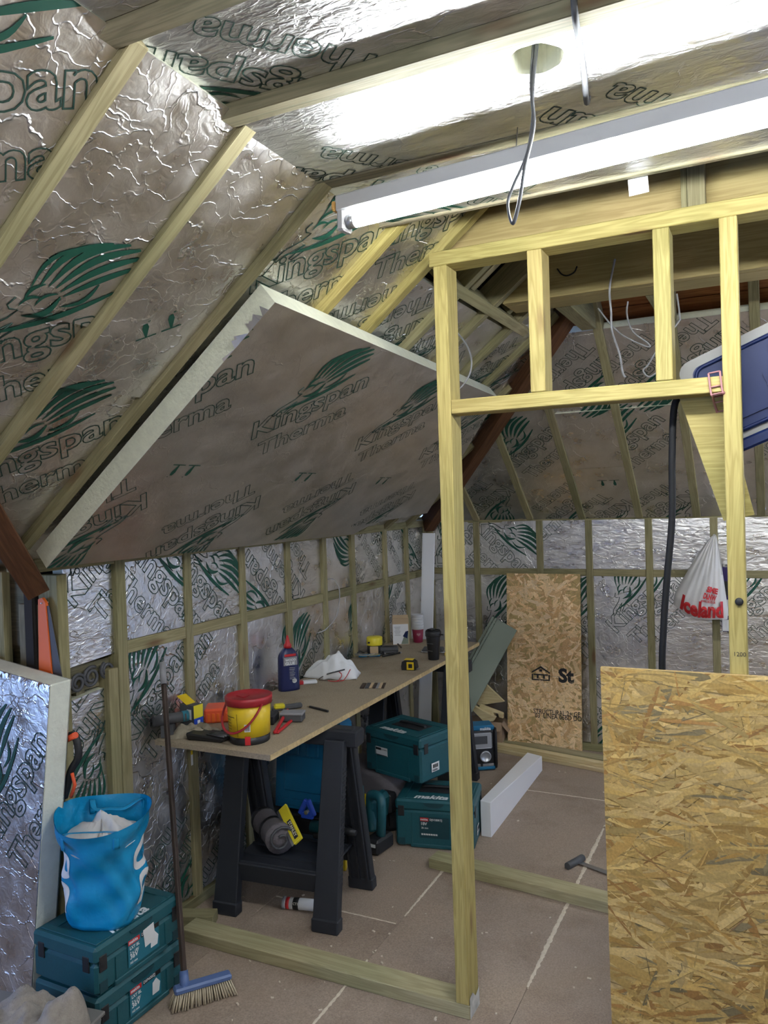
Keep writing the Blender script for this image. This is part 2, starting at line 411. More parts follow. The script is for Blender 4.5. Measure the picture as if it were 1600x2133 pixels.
# ================================================================== THE SETTING
TAN = 0.8; CS, SN = 1 / math.sqrt(1 + TAN * TAN), TAN / math.sqrt(1 + TAN * TAN)
XW, YF, XR, ZP = -2.27, 5.35, 3.47, 1.545
YB = -2.5
PL = plane((XW, 0, 0), (0, 1, 0), (0, 0, 1))
PF = plane((0, YF, 0), (1, 0, 0), (0, 0, 1))
PSL = plane((XW, 0, ZP), (0, 1, 0), (CS, 0, SN))
PSF = plane((0, YF, ZP + 0.015), (1, 0, 0), (0, -CS, SN))
PSR = plane((XR, 0, ZP), (0, -1, 0), (-CS, 0, SN))
PC = plane((0, 0, 2.56), (1, 0, 0), (0, -1, 0))
def slab(name, P, polys, n0, n1, mat, label, cat):
    b = B()
    for pl in polys: b.prism(pl, n0, n1, P)
    o = b.obj(name, mat); return tag(o, label, cat, kind='structure')

# ---- floor of chipboard sheets with glued joints
def chip(name, base, rough=0.75, sc=1.0):
    m, nt, p = nodes(name); L = nt.links.new
    co, oi = rand_coord(nt)
    a = N(nt, 'TexNoise'); a.inputs['Scale'].default_value = 160 * sc; a.inputs['Detail'].default_value = 4; L(co, a.inputs['Vector'])
    s = N(nt, 'TexNoise'); s.inputs['Scale'].default_value = 2.4; s.inputs['Detail'].default_value = 6; s.inputs['Roughness'].default_value = 0.65; L(co, s.inputs['Vector'])
    v = N(nt, 'TexVoronoi'); v.inputs['Scale'].default_value = 230 * sc; L(co, v.inputs['Vector'])
    c1 = ramp(nt, a.outputs['Fac'], [(0.3, tuple(x * .80 for x in base)), (0.7, tuple(x * 1.14 for x in base))])
    st = ramp(nt, s.outputs['Fac'], [(0.30, (0.74, 0.70, 0.66)), (0.5, (1, 1, 1)), (0.75, (1.08, 1.05, 1.02))])
    c = mixc(nt, 1.0, c1, st, 'MULTIPLY')
    vr = ramp(nt, v.outputs['Color'], [(0.0, (0.82, 0.82, 0.82)), (1.0, (1.12, 1.1, 1.08))])
    c = mixc(nt, 0.8, c, vr, 'MULTIPLY'); L(c, p.inputs['Base Color'])
    p.inputs['Roughness'].default_value = rough; p.inputs['Specular IOR Level'].default_value = 0.25
    bp = N(nt, 'Bump'); bp.inputs['Strength'].default_value = 0.12; bp.inputs['Distance'].default_value = 0.002; L(a.outputs['Fac'], bp.inputs['Height']); L(bp.outputs['Normal'], p.inputs['Normal'])
chip('floorboard', (0.335, 0.265, 0.210)); chip('bench_board', (0.36, 0.30, 0.215)); chip('chip_edge', (0.55, 0.42, 0.22), sc=0.35)
plain('glue', (0.62, 0.54, 0.43), 0.7, noise=0.12, nscale=60)
fl = slab('floor', I4, [[(-4.4, YB - .1), (XR + .1, YB - .1), (XR + .1, YF + .15), (-4.4, YF + .15)]], -0.06, -0.0225, 'void', 'brown chipboard floor with pale glued joints between the sheets', 'floor')
xs = [-4.4, -3.805, -3.205, -2.605, -2.36, -2.005, -1.405, -0.805, -0.205, 0.395, 0.995, 1.595, 2.195, 2.795, XR]
cuts = {-2.005: 2.88, -1.405: 4.50, -0.805: 3.4, -0.205: 1.6}
for i in range(len(xs) - 1):
    x0, x1 = xs[i], xs[i + 1]
    yc = cuts.get(x0, 1.2 + 0.7 * (i % 4)); ys = sorted({YB, *[y for k in range(-4, 5) for y in [yc + 2.4 * k] if YB + .1 < y < YF - .02], YF})
    if x0 < -2.4: ys = [y for y in ys if y < 1.9] + [2.14]
    for a, b_ in zip(ys[:-1], ys[1:]):
        B().box((0, 0, 0), (x1 - x0 - .0016, b_ - a - .0016, .022), bev=.0012).obj('floor_panel', 'floorboard', fl, T((x0 + x1) / 2, (a + b_) / 2, -.011))
def bead(pts, wmax, gap=0.3):
    b = B(); run = []
    def flush(r):
        if len(r) < 2: return
        vs = []
        for p, d, wd in r:
            q = V((-d.y, d.x, 0)); vs += [p + q * wd, p + V((0, 0, .0022)), p - q * wd]
        fs = []
        for i in range(len(r) - 1):
            a = 3 * i; fs += [(a, a + 1, a + 4, a + 3), (a + 1, a + 2, a + 5, a + 4)]
        b.add(vs, fs, 0, True)
    P = [V((*p, 0.0002)) for p in pts]; L = (P[1] - P[0]).length; d = (P[1] - P[0]).normalized(); n = int(L / .012)
    ph = rnd.uniform(0, 9)
    for k in range(n + 1):
        s = k * .012; f = math.sin(s * 3.1 + ph) + math.sin(s * 7.7 + ph * 2) * .7 + rnd.uniform(-.5, .5)
        if f < -1.5 + gap: flush(run); run = []; continue
        run.append((P[0] + d * s + V((d.y, -d.x, 0)) * rnd.uniform(-.0015, .0015), d, wmax * (0.35 + 0.18 * (f + 1.5)) * rnd.uniform(.7, 1.2)))
    flush(run); return b
for pts, wm, gp in (([(-0.805, 1.9), (-0.805, 5.2)], .0115, .25), ([(-1.405, 2.2), (-1.405, 3.5)], .009, .3), ([(-1.40, 4.50), (-0.81, 4.50)], .007, .6), ([(-2.0, 2.88), (-1.41, 2.88)], .006, .7)):
    bead(pts, wm, gp).obj('glue_bead', 'glue', fl)
sb = B()
for k in range(90):     # shavings and dust crumbs
    x, y = rnd.uniform(-2.2, -0.5), rnd.uniform(2.0, 5.2)
    if k < 40: y = rnd.uniform(2.0, 3.2)
    sz = rnd.uniform(.002, .007) * (1.6 if k % 17 == 0 else 1)
    sb.box((x, y, sz * .35), (sz * rnd.uniform(.8, 2.5), sz, sz * .6), RZ(rnd.uniform(0, 180)))
tag(sb.obj('sawdust_crumb', 'glue', fl), None, None, kind='stuff')

# ---- left wall: studs, noggins, foil boards
wl = slab('wall_left', PL, [[(1.98, -.02), (YF + .1, -.02), (YF + .1, ZP + .02), (1.98, ZP + .02)]], -0.16, -0.12, 'void', 'low stud wall filled with foil faced insulation behind the workbench', 'wall')
LS = [2.012, 2.295, 2.690, 3.085, 3.485, 3.862, 4.205, 4.655, 5.000, 5.327]
for i, y in enumerate(LS):
    ww = .046 if i != 1 else .052
    timber('stud', (XW - .048, y, 0.045), (XW - .048, y, ZP + (.0 if i else -.03)), ww, .096, 'stud', wl, up=(1, 0, 0))
timber('stud', (XW - .048, 2.243, 0.045), (XW - .048, 2.243, 1.13), .05, .09, 'stud', wl, up=(1, 0, 0))
timber('bottom_plate', (XW - .05, 1.99, .0225), (XW - .05, YF, .0225), .10, .045, 'stud', wl)
UP = {0: [(232, 1160, 42)], 1: [(331, 1228, -46)], 2: [(416, 1236, -46)], 3: [(563, 1214, 134)], 4: [(595, 1168, 134)], 5: [(748, 1112, 134)], 6: [(782, 1128, -46), (722, 1195, 134)], 7: [(826, 1120, -46)], 8: [(868, 1128, 134)]}
LOW = {0: [(138, 1560, 222)], 1: [(335, 1455, 41), (350, 1822, 222)], 2: [(388, 1425, 41), (470, 1800, 222)], 3: [(628, 1392, 41)], 4: [(640, 1400, 41)], 5: [(757, 1338, 41)], 6: [(825, 1295, 41)], 7: [(815, 1278, 41)], 8: []}
for i in range(len(LS) - 1):
    a, b_ = LS[i] + .024, LS[i + 1] - .024
    if i == 0:
        panel(PL, [(a, 1.17), (b_, 1.185), (b_, ZP), (a, ZP)], wl, -.022, prints=UP[0], mats='foil_ripple')
        panel(PL, [(a, .05), (2.217, .05), (2.217, 1.06), (a, 1.045)], wl, -.03, prints=LOW[0], mats='foil_ripple')
        timber('noggin', (XW - .075, a, 1.115), (XW - .075, 2.28, 1.115), .04, .10, 'dull_shaded_stud', wl, up=(0, 0, 1))
        continue
    timber('noggin', (XW - .05, a - .001, 1.198), (XW - .05, b_ + .001, 1.198), .092, .05, 'stud', wl, up=(0, 0, 1))
    jit = rnd.uniform(-.006, .006)
    panel(PL, [(a, 1.225), (b_, 1.225), (b_, ZP), (a, ZP)], wl, -.014 + jit, prints=UP.get(i, ()), mats='foil' if i % 2 else 'foil_ripple')
    panel(PL, [(a, .05), (b_, .05), (b_, 1.172), (a, 1.172)], wl, -.016 - jit, prints=LOW.get(i, ()))

timber('top_plate', (XW - .075, 1.9, ZP + .012), (XW - .075, YF + .1, ZP + .012), .14, .05, 'stud', wl)

# ---- far wall
wf = slab('wall_far', PF, [[(XW - .1, -.02), (XR + .1, -.02), (XR + .1, ZP + .05), (XW - .1, ZP + .05)]], -0.16, -0.12, 'void', 'end wall of studs and foil faced insulation behind the leaning sheet', 'wall')
FS = [-2.247, -1.888, -1.428, -1.092, -0.706, -0.313, 0.09, 0.49, 0.89, 1.29, 1.69, 2.09, 2.49, 2.89, 3.29]
for x in FS: timber('stud', (x, YF + .048, .04), (x, YF + .048, ZP + .015), .044, .096, 'stud', wf, up=(0, 1, 0))
timber('bottom_plate', (XW, YF + .04, .0225), (XR, YF + .04, .0225), .10, .045, 'stud', wf)
timber('top_plate', (XW - .1, YF + .085, ZP + .03), (XR, YF + .085, ZP + .03), .14, .05, 'stud', wf)
FUP = {0: [(962, 1140, 45)], 1: [(1037, 1148, -45)], 2: [(1118, 1082, 42)], 6: [(1578, 1172, 0, 'T')]}
FLO = {1: [(1068, 1290, 45)], 2: [(1235, 1300, 42)], 3: [(1342, 1264, 45), (1235, 1490, 222)], 4: [(1378, 1262, 45)], 5: [(1585, 1262, 45)]}
for i in range(len(FS) - 1):
    a, b_ = FS[i] + .023, FS[i + 1] - .023
    timber('noggin', (a - .001, YF + .05, 1.205), (b_ + .001, YF + .05, 1.205), .09, .046, 'stud', wf)
    panel(PF, [(a, 1.229), (b_, 1.229), (b_, ZP + .015), (a, ZP + .015)], wf, -.014, prints=FUP.get(i, ()), mats='foil_ripple' if i > 1 else 'foil')
    panel(PF, [(a, .05), (b_, .05), (b_, 1.181), (a, 1.181)], wf, -.016, prints=FLO.get(i, ()), mats='foil' if i < 4 else 'foil_ripple')

# ---- left slope
VMAX = (0.6 - XW) / CS
cl = slab('ceiling_left', PSL, [[(1.95, 0), (YF + .12, -.1), (2.48, VMAX), (1.95, VMAX)], [(1.95, -.05), (1.95, VMAX), (-.27, VMAX), (-.27, 1.92 / CS), (1.65, -.05)], [(-.27, 2.22 / CS), (-.27, VMAX), (YB, VMAX), (YB, 0)]], -0.17, -0.13, 'void', 'sloping roof underside at the left with rafters and foil faced insulation', 'ceiling')
LR = [0.42, 0.76, 1.095, 1.44, 1.785, 2.205, 2.525, 2.875, 3.23, 3.59, 3.95, 4.31, 4.67, 5.02]
VK = (2.56 - ZP) / SN
def valley_v(y): return max(0.0, (1.905 - y) * 0.76 / CS)
def hip_v(y): return (YF - y) / CS
def vtop(y): return VK - .03 if y < 2.13 else (2.45 if y < 2.72 else (2.3 if y > 3.72 else 2.3))
for y in LR:
    v0 = valley_v(y); v1 = min(VK + .02 if y < 2.13 else 2.9, hip_v(y) - .06)
    if v1 - v0 < .15: continue
    a = PSL @ V((y, v0, -.05)); b_ = PSL @ V((y, v1, -.05))
    timber('rafter', a, b_, .042, .10, 'pine' if 2.1 < y < 2.6 else 'stud', cl, up=(SN, 0, -CS))
SPR = {1: [(-105, 232, 30)], 2: [(105, 722, 36)], 3: [(85, 958, 38), (330, 678, 220, 'T')], 4: [(672, 552, 42)], 5: [(900, 475, 42), (745, 680, 222)],
       6: [(905, 470, 42), (800, 700, 222)], 7: [(850, 725, 222)], 8: [(880, 775, 222)], 9: [(1000, 770, 222)], 10: [(1040, 775, 222)], 11: [(1075, 800, 222)]}
for i in range(len(LR) - 1):
    a, b_ = LR[i] + .022, LR[i + 1] - .022
    top = VK + .012 if b_ < 2.13 else (2.45 if b_ < 2.6 else (1.53 if b_ < 3.7 else 2.2))
    if i == 4: top = VK + .012
    poly = [(a, 0), (b_, 0), (b_, top), (a, top)]
    if a < 1.9: poly = clip_poly(poly, 0.76 / CS, 1.0, -1.905 * 0.76 / CS)
    poly = clip_poly(poly, -1 / CS, -1.0, YF / CS - .05)
    if len(poly) < 3: continue
    pr = SPR.get(i, ())
    if i in (1, 2, 3) :      # boards cut in two across the slope
        cut = {1: 1.12, 2: 1.02, 3: .82}[i]
        lo_ = clip_poly(poly, 0, -1, cut - .004); hi_ = clip_poly(poly, 0, 1, -cut)
        panel(PSL, hi_, cl, -.012, prints=pr, tilt=.004)
        if len(lo_) > 2: panel(PSL, lo_, cl, -.024, prints=pr, tilt=.006)
    elif i in (4, 5, 6):
        panel(PSL, poly, cl, -.03, prints=pr, tilt=.003)
    else: panel(PSL, poly, cl, -.03, prints=pr, tilt=.005)
# roof window framing on the left slope
for v in (1.575,):
    timber('trimmer', PSL @ V((2.72, v, -.045)), PSL @ V((3.78, v, -.045)), .046, .095, 'stud', cl, up=(SN, 0, -CS))
for y in (2.98, 3.46):
    timber('trimmer', PSL @ V((y, 1.60, -.06)), PSL @ V((y, 2.6, -.06)), .045, .075, 'stud', cl, up=(SN, 0, -CS))
plain('night_glass', (0.006, 0.007, 0.012), 0.05, spec=0.6)
B().prism([(3.005, 1.62), (3.435, 1.62), (3.435, 2.5), (3.005, 2.5)], -.115, -.105, PSL).obj('roof_window_pane', 'night_glass', cl)
# valley and hip rafters of old brown timber
def line_on(P, u, v, n): return P @ V((u, v, n))
timber('valley_rafter', hit(64, 1208, PSL @ V((0, 0, .03)), PSL.to_3x3() @ V((0, 0, 1))), hit(-75, 985, PSL @ V((0, 0, .03)), PSL.to_3x3() @ V((0, 0, 1))), .075, .13, 'old_rafter', cl, up=(.2, -.6, .75))
timber('hip_rafter', (XW + .02, YF - .02, ZP + .005), (0.5, 2.58, ZP + 2.77 * TAN + .005), .075, .12, 'old_rafter', cl, up=(0, 0, 1))

# ---- far slope
cf = slab('ceiling_far', PSF, [[(XW - .12, -.1), (XR + .12, -.1), (0.65, VMAX), (0.55, VMAX)]], -0.19, -0.15, 'void', 'hipped end of the roof with rafters, foil boards and brown boarding above', 'ceiling')
FR = [-1.878, -1.488, -1.130, -0.760, -0.410, -0.04, .33, .70, 1.07, 1.44, 1.81, 2.18, 2.55, 2.92]
TOPF = 1.60
def fhip(x): return (x - XW) / CS if x < .6 else (XR - x) / CS
for x in FR:
    v1 = min(3.2, fhip(x) - .08)
    if v1 < .15: continue
    timber('rafter', PSF @ V((x, 0.01, -.05)), PSF @ V((x, v1, -.05)), .046, .10, 'stud', cf, up=(0, -SN, -CS))
FSP = {0: [(1005, 1045, 222)], 1: [(1113, 942, 43), (1178, 1052, 222)], 2: [(1203, 785, 222), (1268, 1006, 0, 'T'), (1245, 1075, 222)], 3: [(1322, 922, 43), (1372, 1058, 222), (1330, 768, 222)], 4: [(1445, 735, 222)], 5: [(1590, 900, 43)]}
edges = [XW + .02] + FR + [XR]
for i in range(len(FR)):
    a, b_ = (FR[i] + .024, (FR[i + 1] if i + 1 < len(FR) else XR) - .024)
    poly = [(a, 0), (b_, 0), (b_, TOPF), (a, TOPF)]
    poly = clip_poly(poly, 1 / CS, -1, -XW / CS - .05); poly = clip_poly(poly, -1 / CS, -1, XR / CS - .05)
    if len(poly) < 3: continue
    if i in (2, 3, 4):
        c_ = .52
        panel(PSF, clip_poly(poly, 0, -1, c_ - .002), cf, -.014, prints=FSP.get(i, ()))
        c2 = 1.02
        mid = clip_poly(clip_poly(poly, 0, 1, -c_), 0, -1, c2 - .002)
        panel(PSF, mid, cf, -.014, prints=FSP.get(i, ())); panel(PSF, clip_poly(poly, 0, 1, -c2), cf, -.02, prints=FSP.get(i, ()))
    else: panel(PSF, poly, cf, -.015, prints=FSP.get(i, ()))
for k in range(11):
    v0 = 1.50 + k * .148
    pl = clip_poly(clip_poly([(-2.2, v0), (3.4, v0), (3.4, v0 + .143), (-2.2, v0 + .143)], 1 / CS, -1, -XW / CS - .02), -1 / CS, -1, XR / CS - .02)
    cu = sum(p[0] for p in pl) / len(pl); cv = v0
    B().prism([(p[0] - cu, p[1] - cv) for p in pl], -.018, 0).obj('sarking_board', 'sarking', cf, PSF @ T(cu, cv, -.115 - .004 * (k % 2)))
# small foil corner piece left of the first far rafter
poly = clip_poly([(-2.2, 0), (-1.902, 0), (-1.902, .6), (-2.2, .6)], 1 / CS, -1, -XW / CS - .06)
panel(PSF, poly, cf, -.015)

# ---- right slope and walls out of view, plain
cr_ = slab('ceiling_right', PSR, [[(-YF - .1, -.1), (-YB + .1, -.1), (-YB + .1, VMAX), (-2.5, VMAX)]], -.17, -.13, 'void', 'sloping roof underside at the right side of the loft', 'ceiling')
for k in range(9):
    y = -2.0 + k * .8
    v1 = min(VMAX - .05, (YF - y) / CS - .1)
    timber('rafter', PSR @ V((-y, 0, -.05)), PSR @ V((-y, v1, -.05)), .046, .10, 'stud', cr_, up=(-SN, 0, -CS))
    poly = clip_poly([(-y - .777, 0), (-y - .023, 0), (-y - .023, VMAX - .05), (-y - .777, VMAX - .05)], 1 / CS, -1.0, YF / CS - .05)
    if k < 8 and len(poly) > 2: panel(PSR, poly, cr_, -.015)
PRW = plane((XR, 0, 0), (0, -1, 0), (0, 0, 1))
wr = slab('wall_right', PRW, [[(-YF - .1, -.02), (-YB + .1, -.02), (-YB + .1, ZP + .02), (-YF - .1, ZP + .02)]], -.16, -.12, 'void', 'low foil lined wall at the right side of the loft', 'wall')
for k in range(10):
    y = -2.3 + k * .8
    timber('stud', (XR + .048, y, .0), (XR + .048, y, ZP), .046, .096, 'stud', wr, up=(1, 0, 0))
    if k < 9: panel(PRW, [(-y - .777, 0.01), (-y - .023, 0.01), (-y - .023, ZP), (-y - .777, ZP)], wr, -.015)
emit('added_pane_glow', (0.42, 0.60, 1.0), 3.0); plain('upvc', (0.75, 0.76, 0.78), 0.35)
w2m = PRW @ T(-3.9, .45, .012)
w2 = thing('added_window', 'unseen glowing window added low in the right side wall', 'window', w2m, kind='structure')  # added window, out of view, its pane glows to throw bluish light leftwards
b = B()
for c, d in (((0, .02, 0), (1.3, .05, .06)), ((0, .88, 0), (1.3, .05, .06)), ((-.63, .45, 0), (.05, .9, .06)), ((.63, .45, 0), (.05, .9, .06)), ((0, .45, 0), (.05, .86, .06))): b.box(c, d, bev=.004)
b.obj('window_frame', 'upvc', w2, w2m); B().box((0, .45, -.005), (1.22, .84, .006)).obj('glowing_pane', 'added_pane_glow', w2, w2m)
plain('plasterboard', (0.42, 0.41, 0.40), 0.8, noise=.05)
wb = B().prism([(-4.3, -.02), (XR + .1, -.02), (XR + .1, ZP), (.6, 3.85), (XW, ZP), (-4.3, ZP)], 0, .08, plane((0, YB, 0), (1, 0, 0), (0, 0, 1)) @ T(0, 0, 0)).obj('wall_back', 'plasterboard')
tag(wb, 'plain board lined wall behind the photographer', 'wall', kind='structure')
# wing at the left: far wall with dull studs, end wall with the window
PW = plane((0, 1.95, 0), (1, 0, 0), (0, 0, 1))
ww_ = slab('wall_wing', PW, [[(-4.3, -.02), (XW - .06, -.02), (XW - .06, ZP + .35), (-4.3, ZP + .35)]], -.20, -.16, 'dull_shaded_stud', 'dim recess of rough timber boards left of the foil wall', 'wall')
for k, (x, wd, mt, dz) in enumerate(((-2.43, .12, 'dull_shaded_stud', -.14), (-2.56, .055, 'stud', -.02), (-2.63, .06, 'dull_shaded_stud', -.32), (-2.71, .08, 'dull_shaded_stud', 0), (-2.80, .085, 'dull_shaded_stud', -.0), (-2.93, .1, 'dull_shaded_stud', 0), (-3.06, .1, 'dull_shaded_stud', 0), (-3.5, .05, 'stud', 0), (-3.9, .05, 'stud', 0))):
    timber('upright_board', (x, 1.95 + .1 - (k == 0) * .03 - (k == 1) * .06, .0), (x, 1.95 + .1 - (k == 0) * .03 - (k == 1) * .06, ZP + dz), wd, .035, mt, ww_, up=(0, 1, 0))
plain('wall_grey', (0.33, 0.34, 0.36), 0.8)
PE = plane((-4.25, 0, 0), (0, 1, 0), (0, 0, 1))
we = slab('wall_end', PE, [[(YB, -.02), (2.1, -.02), (2.1, .55), (YB, .55)], [(YB, 2.15), (2.1, 2.15), (2.1, 3.4), (YB, 3.4)], [(YB, .55), (-2.2, .55), (-2.2, 2.15), (YB, 2.15)], [(-.2, .55), (2.1, .55), (2.1, 2.15), (-.2, 2.15)]], -.1, 0, 'wall_grey', 'grey end wall of the side wing with the daylight window', 'wall')
wn = thing('window_1', 'wide window in the end wall of the side wing', 'window', T(-4.3, -1.2, .55), kind='structure')
fb = B()
for c, d in (((0, 0, .025), (.07, 2.0, .05)), ((0, 0, 1.575), (.07, 2.0, .05)), ((0, -.975, .8), (.07, .05, 1.6)), ((0, .975, .8), (.07, .05, 1.6)), ((0, 0, .8), (.07, .05, 1.6))): fb.box(c, d, bev=.004)
fb.obj('window_frame', 'upvc', wn, T(-4.3, -1.2, .55))
cw = B()
cw.add([(-4.3, 2.2, ZP + .06), (XW, 2.2, ZP + .06), (-.05, -.27, 3.62), (-4.3, -.27, 3.62), (-4.3, -.27, 3.66), (-.05, -.27, 3.66), (XW, 2.24, ZP + .10), (-4.3, 2.24, ZP + .10)], [(0, 1, 2, 3), (4, 5, 6, 7), (0, 7, 6, 1), (3, 2, 5, 4)])
cw.add([(-4.3, -.27, 3.62), (-.05, -.27, 3.62), (XW, -2.49, ZP), (-4.3, -2.49, ZP), (-4.3, -2.53, ZP + .04), (XW, -2.53, ZP + .04), (-.05, -.27, 3.66), (-4.3, -.27, 3.66)], [(0, 1, 2, 3), (4, 5, 6, 7), (0, 7, 6, 1), (3, 2, 5, 4)])
tag(cw.obj('ceiling_wing', 'sarking'), 'boarded roof of the side wing at the left', 'ceiling', kind='structure')

# ---- flat ceiling over the near part: joists with foil between
cc = slab('ceiling_flat', PC, [[(-1.1, -2.16), (2.3, -2.16), (2.3, -YB), (-1.1, -YB)]], -.16, -.13, 'void', 'flat foil lined ceiling with joists above the fluorescent light', 'ceiling')
JY = [-2.4, -1.7, -1.0, -.32, .03, .37, .71, 1.05, 1.39, 1.785, 2.16]
XC0, XC1 = -1.03, 2.22
for y in JY[:-1]: timber('joist', (XC0 - .05, y, 2.608), (XC1, y, 2.608), .044, .096, 'dull_shaded_stud', cc)  # wood darkened in colour to tone down light from the near tube
def hole_poly(cx, cy, r, n=40): return [(cx + r * (1 + .03 * math.sin(5 * t + 1)) * math.cos(t), cy + r * (1 + .03 * math.sin(7 * t)) * math.sin(t)) for t in [2 * math.pi * k / n for k in range(n)]]
plain('white_foam_inside', (0.62, 0.62, 0.50), .9, noise=.08, nscale=30)
HX, HY, HR = -.375, 1.478, .052
CPR = {7: [(545, 158, 48), (860, 60, 228)], 8: [(720, 380, 228), (1325, 175, 48), (1560, 90, 48)], 9: [(900, 410, 48)], 6: [(300, 0, 48)]}
for i in range(len(JY) - 1):
    a, b_ = JY[i] + .024, JY[i + 1] - .024
    fr = {7: -.030, 8: -.004, 9: -.010}.get(i, -.02)
    if i != 8:
        panel(PC, [(XC0, -b_), (XC1, -b_), (XC1, -a), (XC0, -a)], cc, fr, prints=[(560, 150, 129, .47)] if i == 7 else ([(950, 400, 129, .47)] if i == 9 else ()), mats='foil_ceiling', tilt=.001)
        continue
    # the bay with the round hole: left board with a hole, right board lapped past it
    xr = .075
    poly = [(XC0, -b_), (xr, -b_), (xr, -a), (XC0, -a)]
    cu, cv = sum(p[0] for p in poly) / 4, sum(p[1] for p in poly) / 4
    lp = [(p[0] - cu, p[1] - cv) for p in poly]; hp = hole_poly(HX - cu, -HY - cv, HR)
    b = B(); t = bmesh.new()
    ov = [t.verts.new((x, y, 0)) for x, y in lp]; hv = [t.verts.new((x, y, 0)) for x, y in hp]
    es = [t.edges.new((ov[k], ov[(k + 1) % 4])) for k in range(4)] + [t.edges.new((hv[k], hv[(k + 1) % len(hv)])) for k in range(len(hv))]
    bmesh.ops.triangle_fill(t, use_beauty=True, edges=es)
    for f in t.faces:
        if f.normal.z < 0: f.normal_flip()
    b.merge(t, I4, 0)
    n = 4; vs = [(x, y, 0) for x, y in lp] + [(x, y, -.05) for x, y in lp]
    b.add(vs, [((k + 1) % n, k, k + n, (k + 1) % n + n) for k in range(n)], 1)
    n = len(hp); vs = [(x, y, 0) for x, y in hp] + [(x, y, -.07) for x, y in hp]
    b.add(vs, [(k, (k + 1) % n, (k + 1) % n + n, k + n) for k in range(n)] + [tuple(range(n, 2 * n))], 1)
    ml = PC @ T(cu, cv, fr)
    o = b.obj('insulation_panel', ['foil_ceiling', 'white_foam_inside'], cc, ml, fix=False)
    tp = B()
    u, v = uv_at(PC, 770, 372, fr); print_unit(tp, u - cu, v - cv, 129, .47)
    for k in range(4):
        x0, y0 = lp[k]; x1, y1 = lp[(k + 1) % 4]
        bmesh.ops.bisect_plane(tp.bm, geom=tp.bm.verts[:] + tp.bm.edges[:] + tp.bm.faces[:], plane_co=(x0, y0, 0), plane_no=(y1 - y0, -(x1 - x0), 0), clear_outer=True)
    tp.obj('printed_lettering', ['print_dark', 'print_green'], o, ml, fix=False)
    tp = B(); u, v = uv_at(PC, 1330, 262, fr); print_unit(tp, u - cu, v - cv, 129, .47)
    for k in range(4):
        x0, y0 = lp[k]; x1, y1 = lp[(k + 1) % 4]
        bmesh.ops.bisect_plane(tp.bm, geom=tp.bm.verts[:] + tp.bm.edges[:] + tp.bm.faces[:], plane_co=(x0, y0, 0), plane_no=(y1 - y0, -(x1 - x0), 0), clear_outer=True)
    tp.obj('printed_lettering', ['print_dark', 'print_green'], o, ml, fix=False)
    panel(PC, [(xr - .02, -b_ + .03), (XC1, -b_ + .03), (XC1, -a), (xr - .02, -a)], cc, .004, thick=.012, prints=[(1570, 110, 129, .47)], mats='foil_ceiling', tilt=.001)
timber('edge_batten', (XC0, 2.146, 2.592), (XC1, 2.146, 2.592), .018, .06, 'dull_shaded_stud', cc)  # duller wood colour stands in for shade along the ceiling edge

# ---- roof beams beyond the ceiling edge
bm1 = timber('roof_beam', (-1.02, 2.635, 2.69), (2.5, 2.635, 2.69), .045, .245, 'beam'); tag(bm1, 'deep pine beam directly behind the top rail of the door frame', 'beam', kind='structure')
bm2 = thing('roof_beam', 'doubled pine beam crossing above the far half of the room', 'beam', T(.8, 3.38, 2.56), kind='structure')
timber('ply', (-1.0, 3.285, 2.68), (2.6, 3.285, 2.68), .045, .24, 'beam', bm2)
timber('ply', (-1.0, 3.385, 2.66), (2.6, 3.385, 2.66), .15, .20, 'beam', bm2)
for x in (-.79, -.41):
    j = timber('tie_joist', (x, 3.47, 2.63), (x, 4.02, 2.63), .07, .14, 'stud', bm2)
timber('blocking', (-.175, 2.585, 2.575), (-.175, 2.585, 2.80), .05, .05, 'stud', bm1, up=(0, 1, 0))
timber('blocking', (-.21, 2.590, 2.575), (-.21, 2.590, 2.80), .018, .04, 'stud', bm1, up=(0, 1, 0))
# ---- fluorescent battens
plain('enamel', (0.46, 0.46, 0.46), 0.45); plain('amber', (0.55, 0.30, 0.08), .5); plain('steel', (0.55, 0.56, 0.58), 0.35, metal=1.0)
emit('tube_glow', (0.93, 0.975, 1.0), TUBE_POWER)
def batten(m, label, L=1.80):
    t = thing('fluorescent_batten', label, 'light fitting', m)
    B().box((L / 2, .004, .040), (L, .056, .040), bev=.004).obj('body', 'enamel', t, m)
    for x in (.012, L - .012): B().box((x, 0, .008), (.022, .042, .070), bev=.005).obj('lamp_holder', 'enamel', t, m)
    B().box((-.004, 0, .034), (.01, .054, .024), bev=.003).obj('end_cap', 'amber', t, m)
    B().cyl((.024, 0, -.004), (L - .024, 0, -.004), .0165, n=24).obj('tube', 'tube_glow', t, m)
    for x in (.021, L - .045): B().cyl((x, 0, -.004), (x + .024, 0, -.004), .0172, n=20).obj('tube_cap', 'steel', t, m)
    for x in (.45, L - .3): B().cyl((x, .02, .04), (x, .045, .132), .0012, n=6).obj('hanger_wire', 'steel', t, m)
    return t
batten(T(-.935, 1.722, 2.434) @ RZ(-4.9), 'bare lit fluorescent tube fitting hung under the flat foil ceiling')
batten(T(.40, 4.25, 2.30) @ RZ(0), 'second lit fluorescent fitting beyond the door frame at the right', 1.5)

batten(T(-.6, -.9, 2.30), 'unseen fluorescent fitting added behind the photographer for fill light', 1.5)  # added lamp, never in view, lifts the ambient light

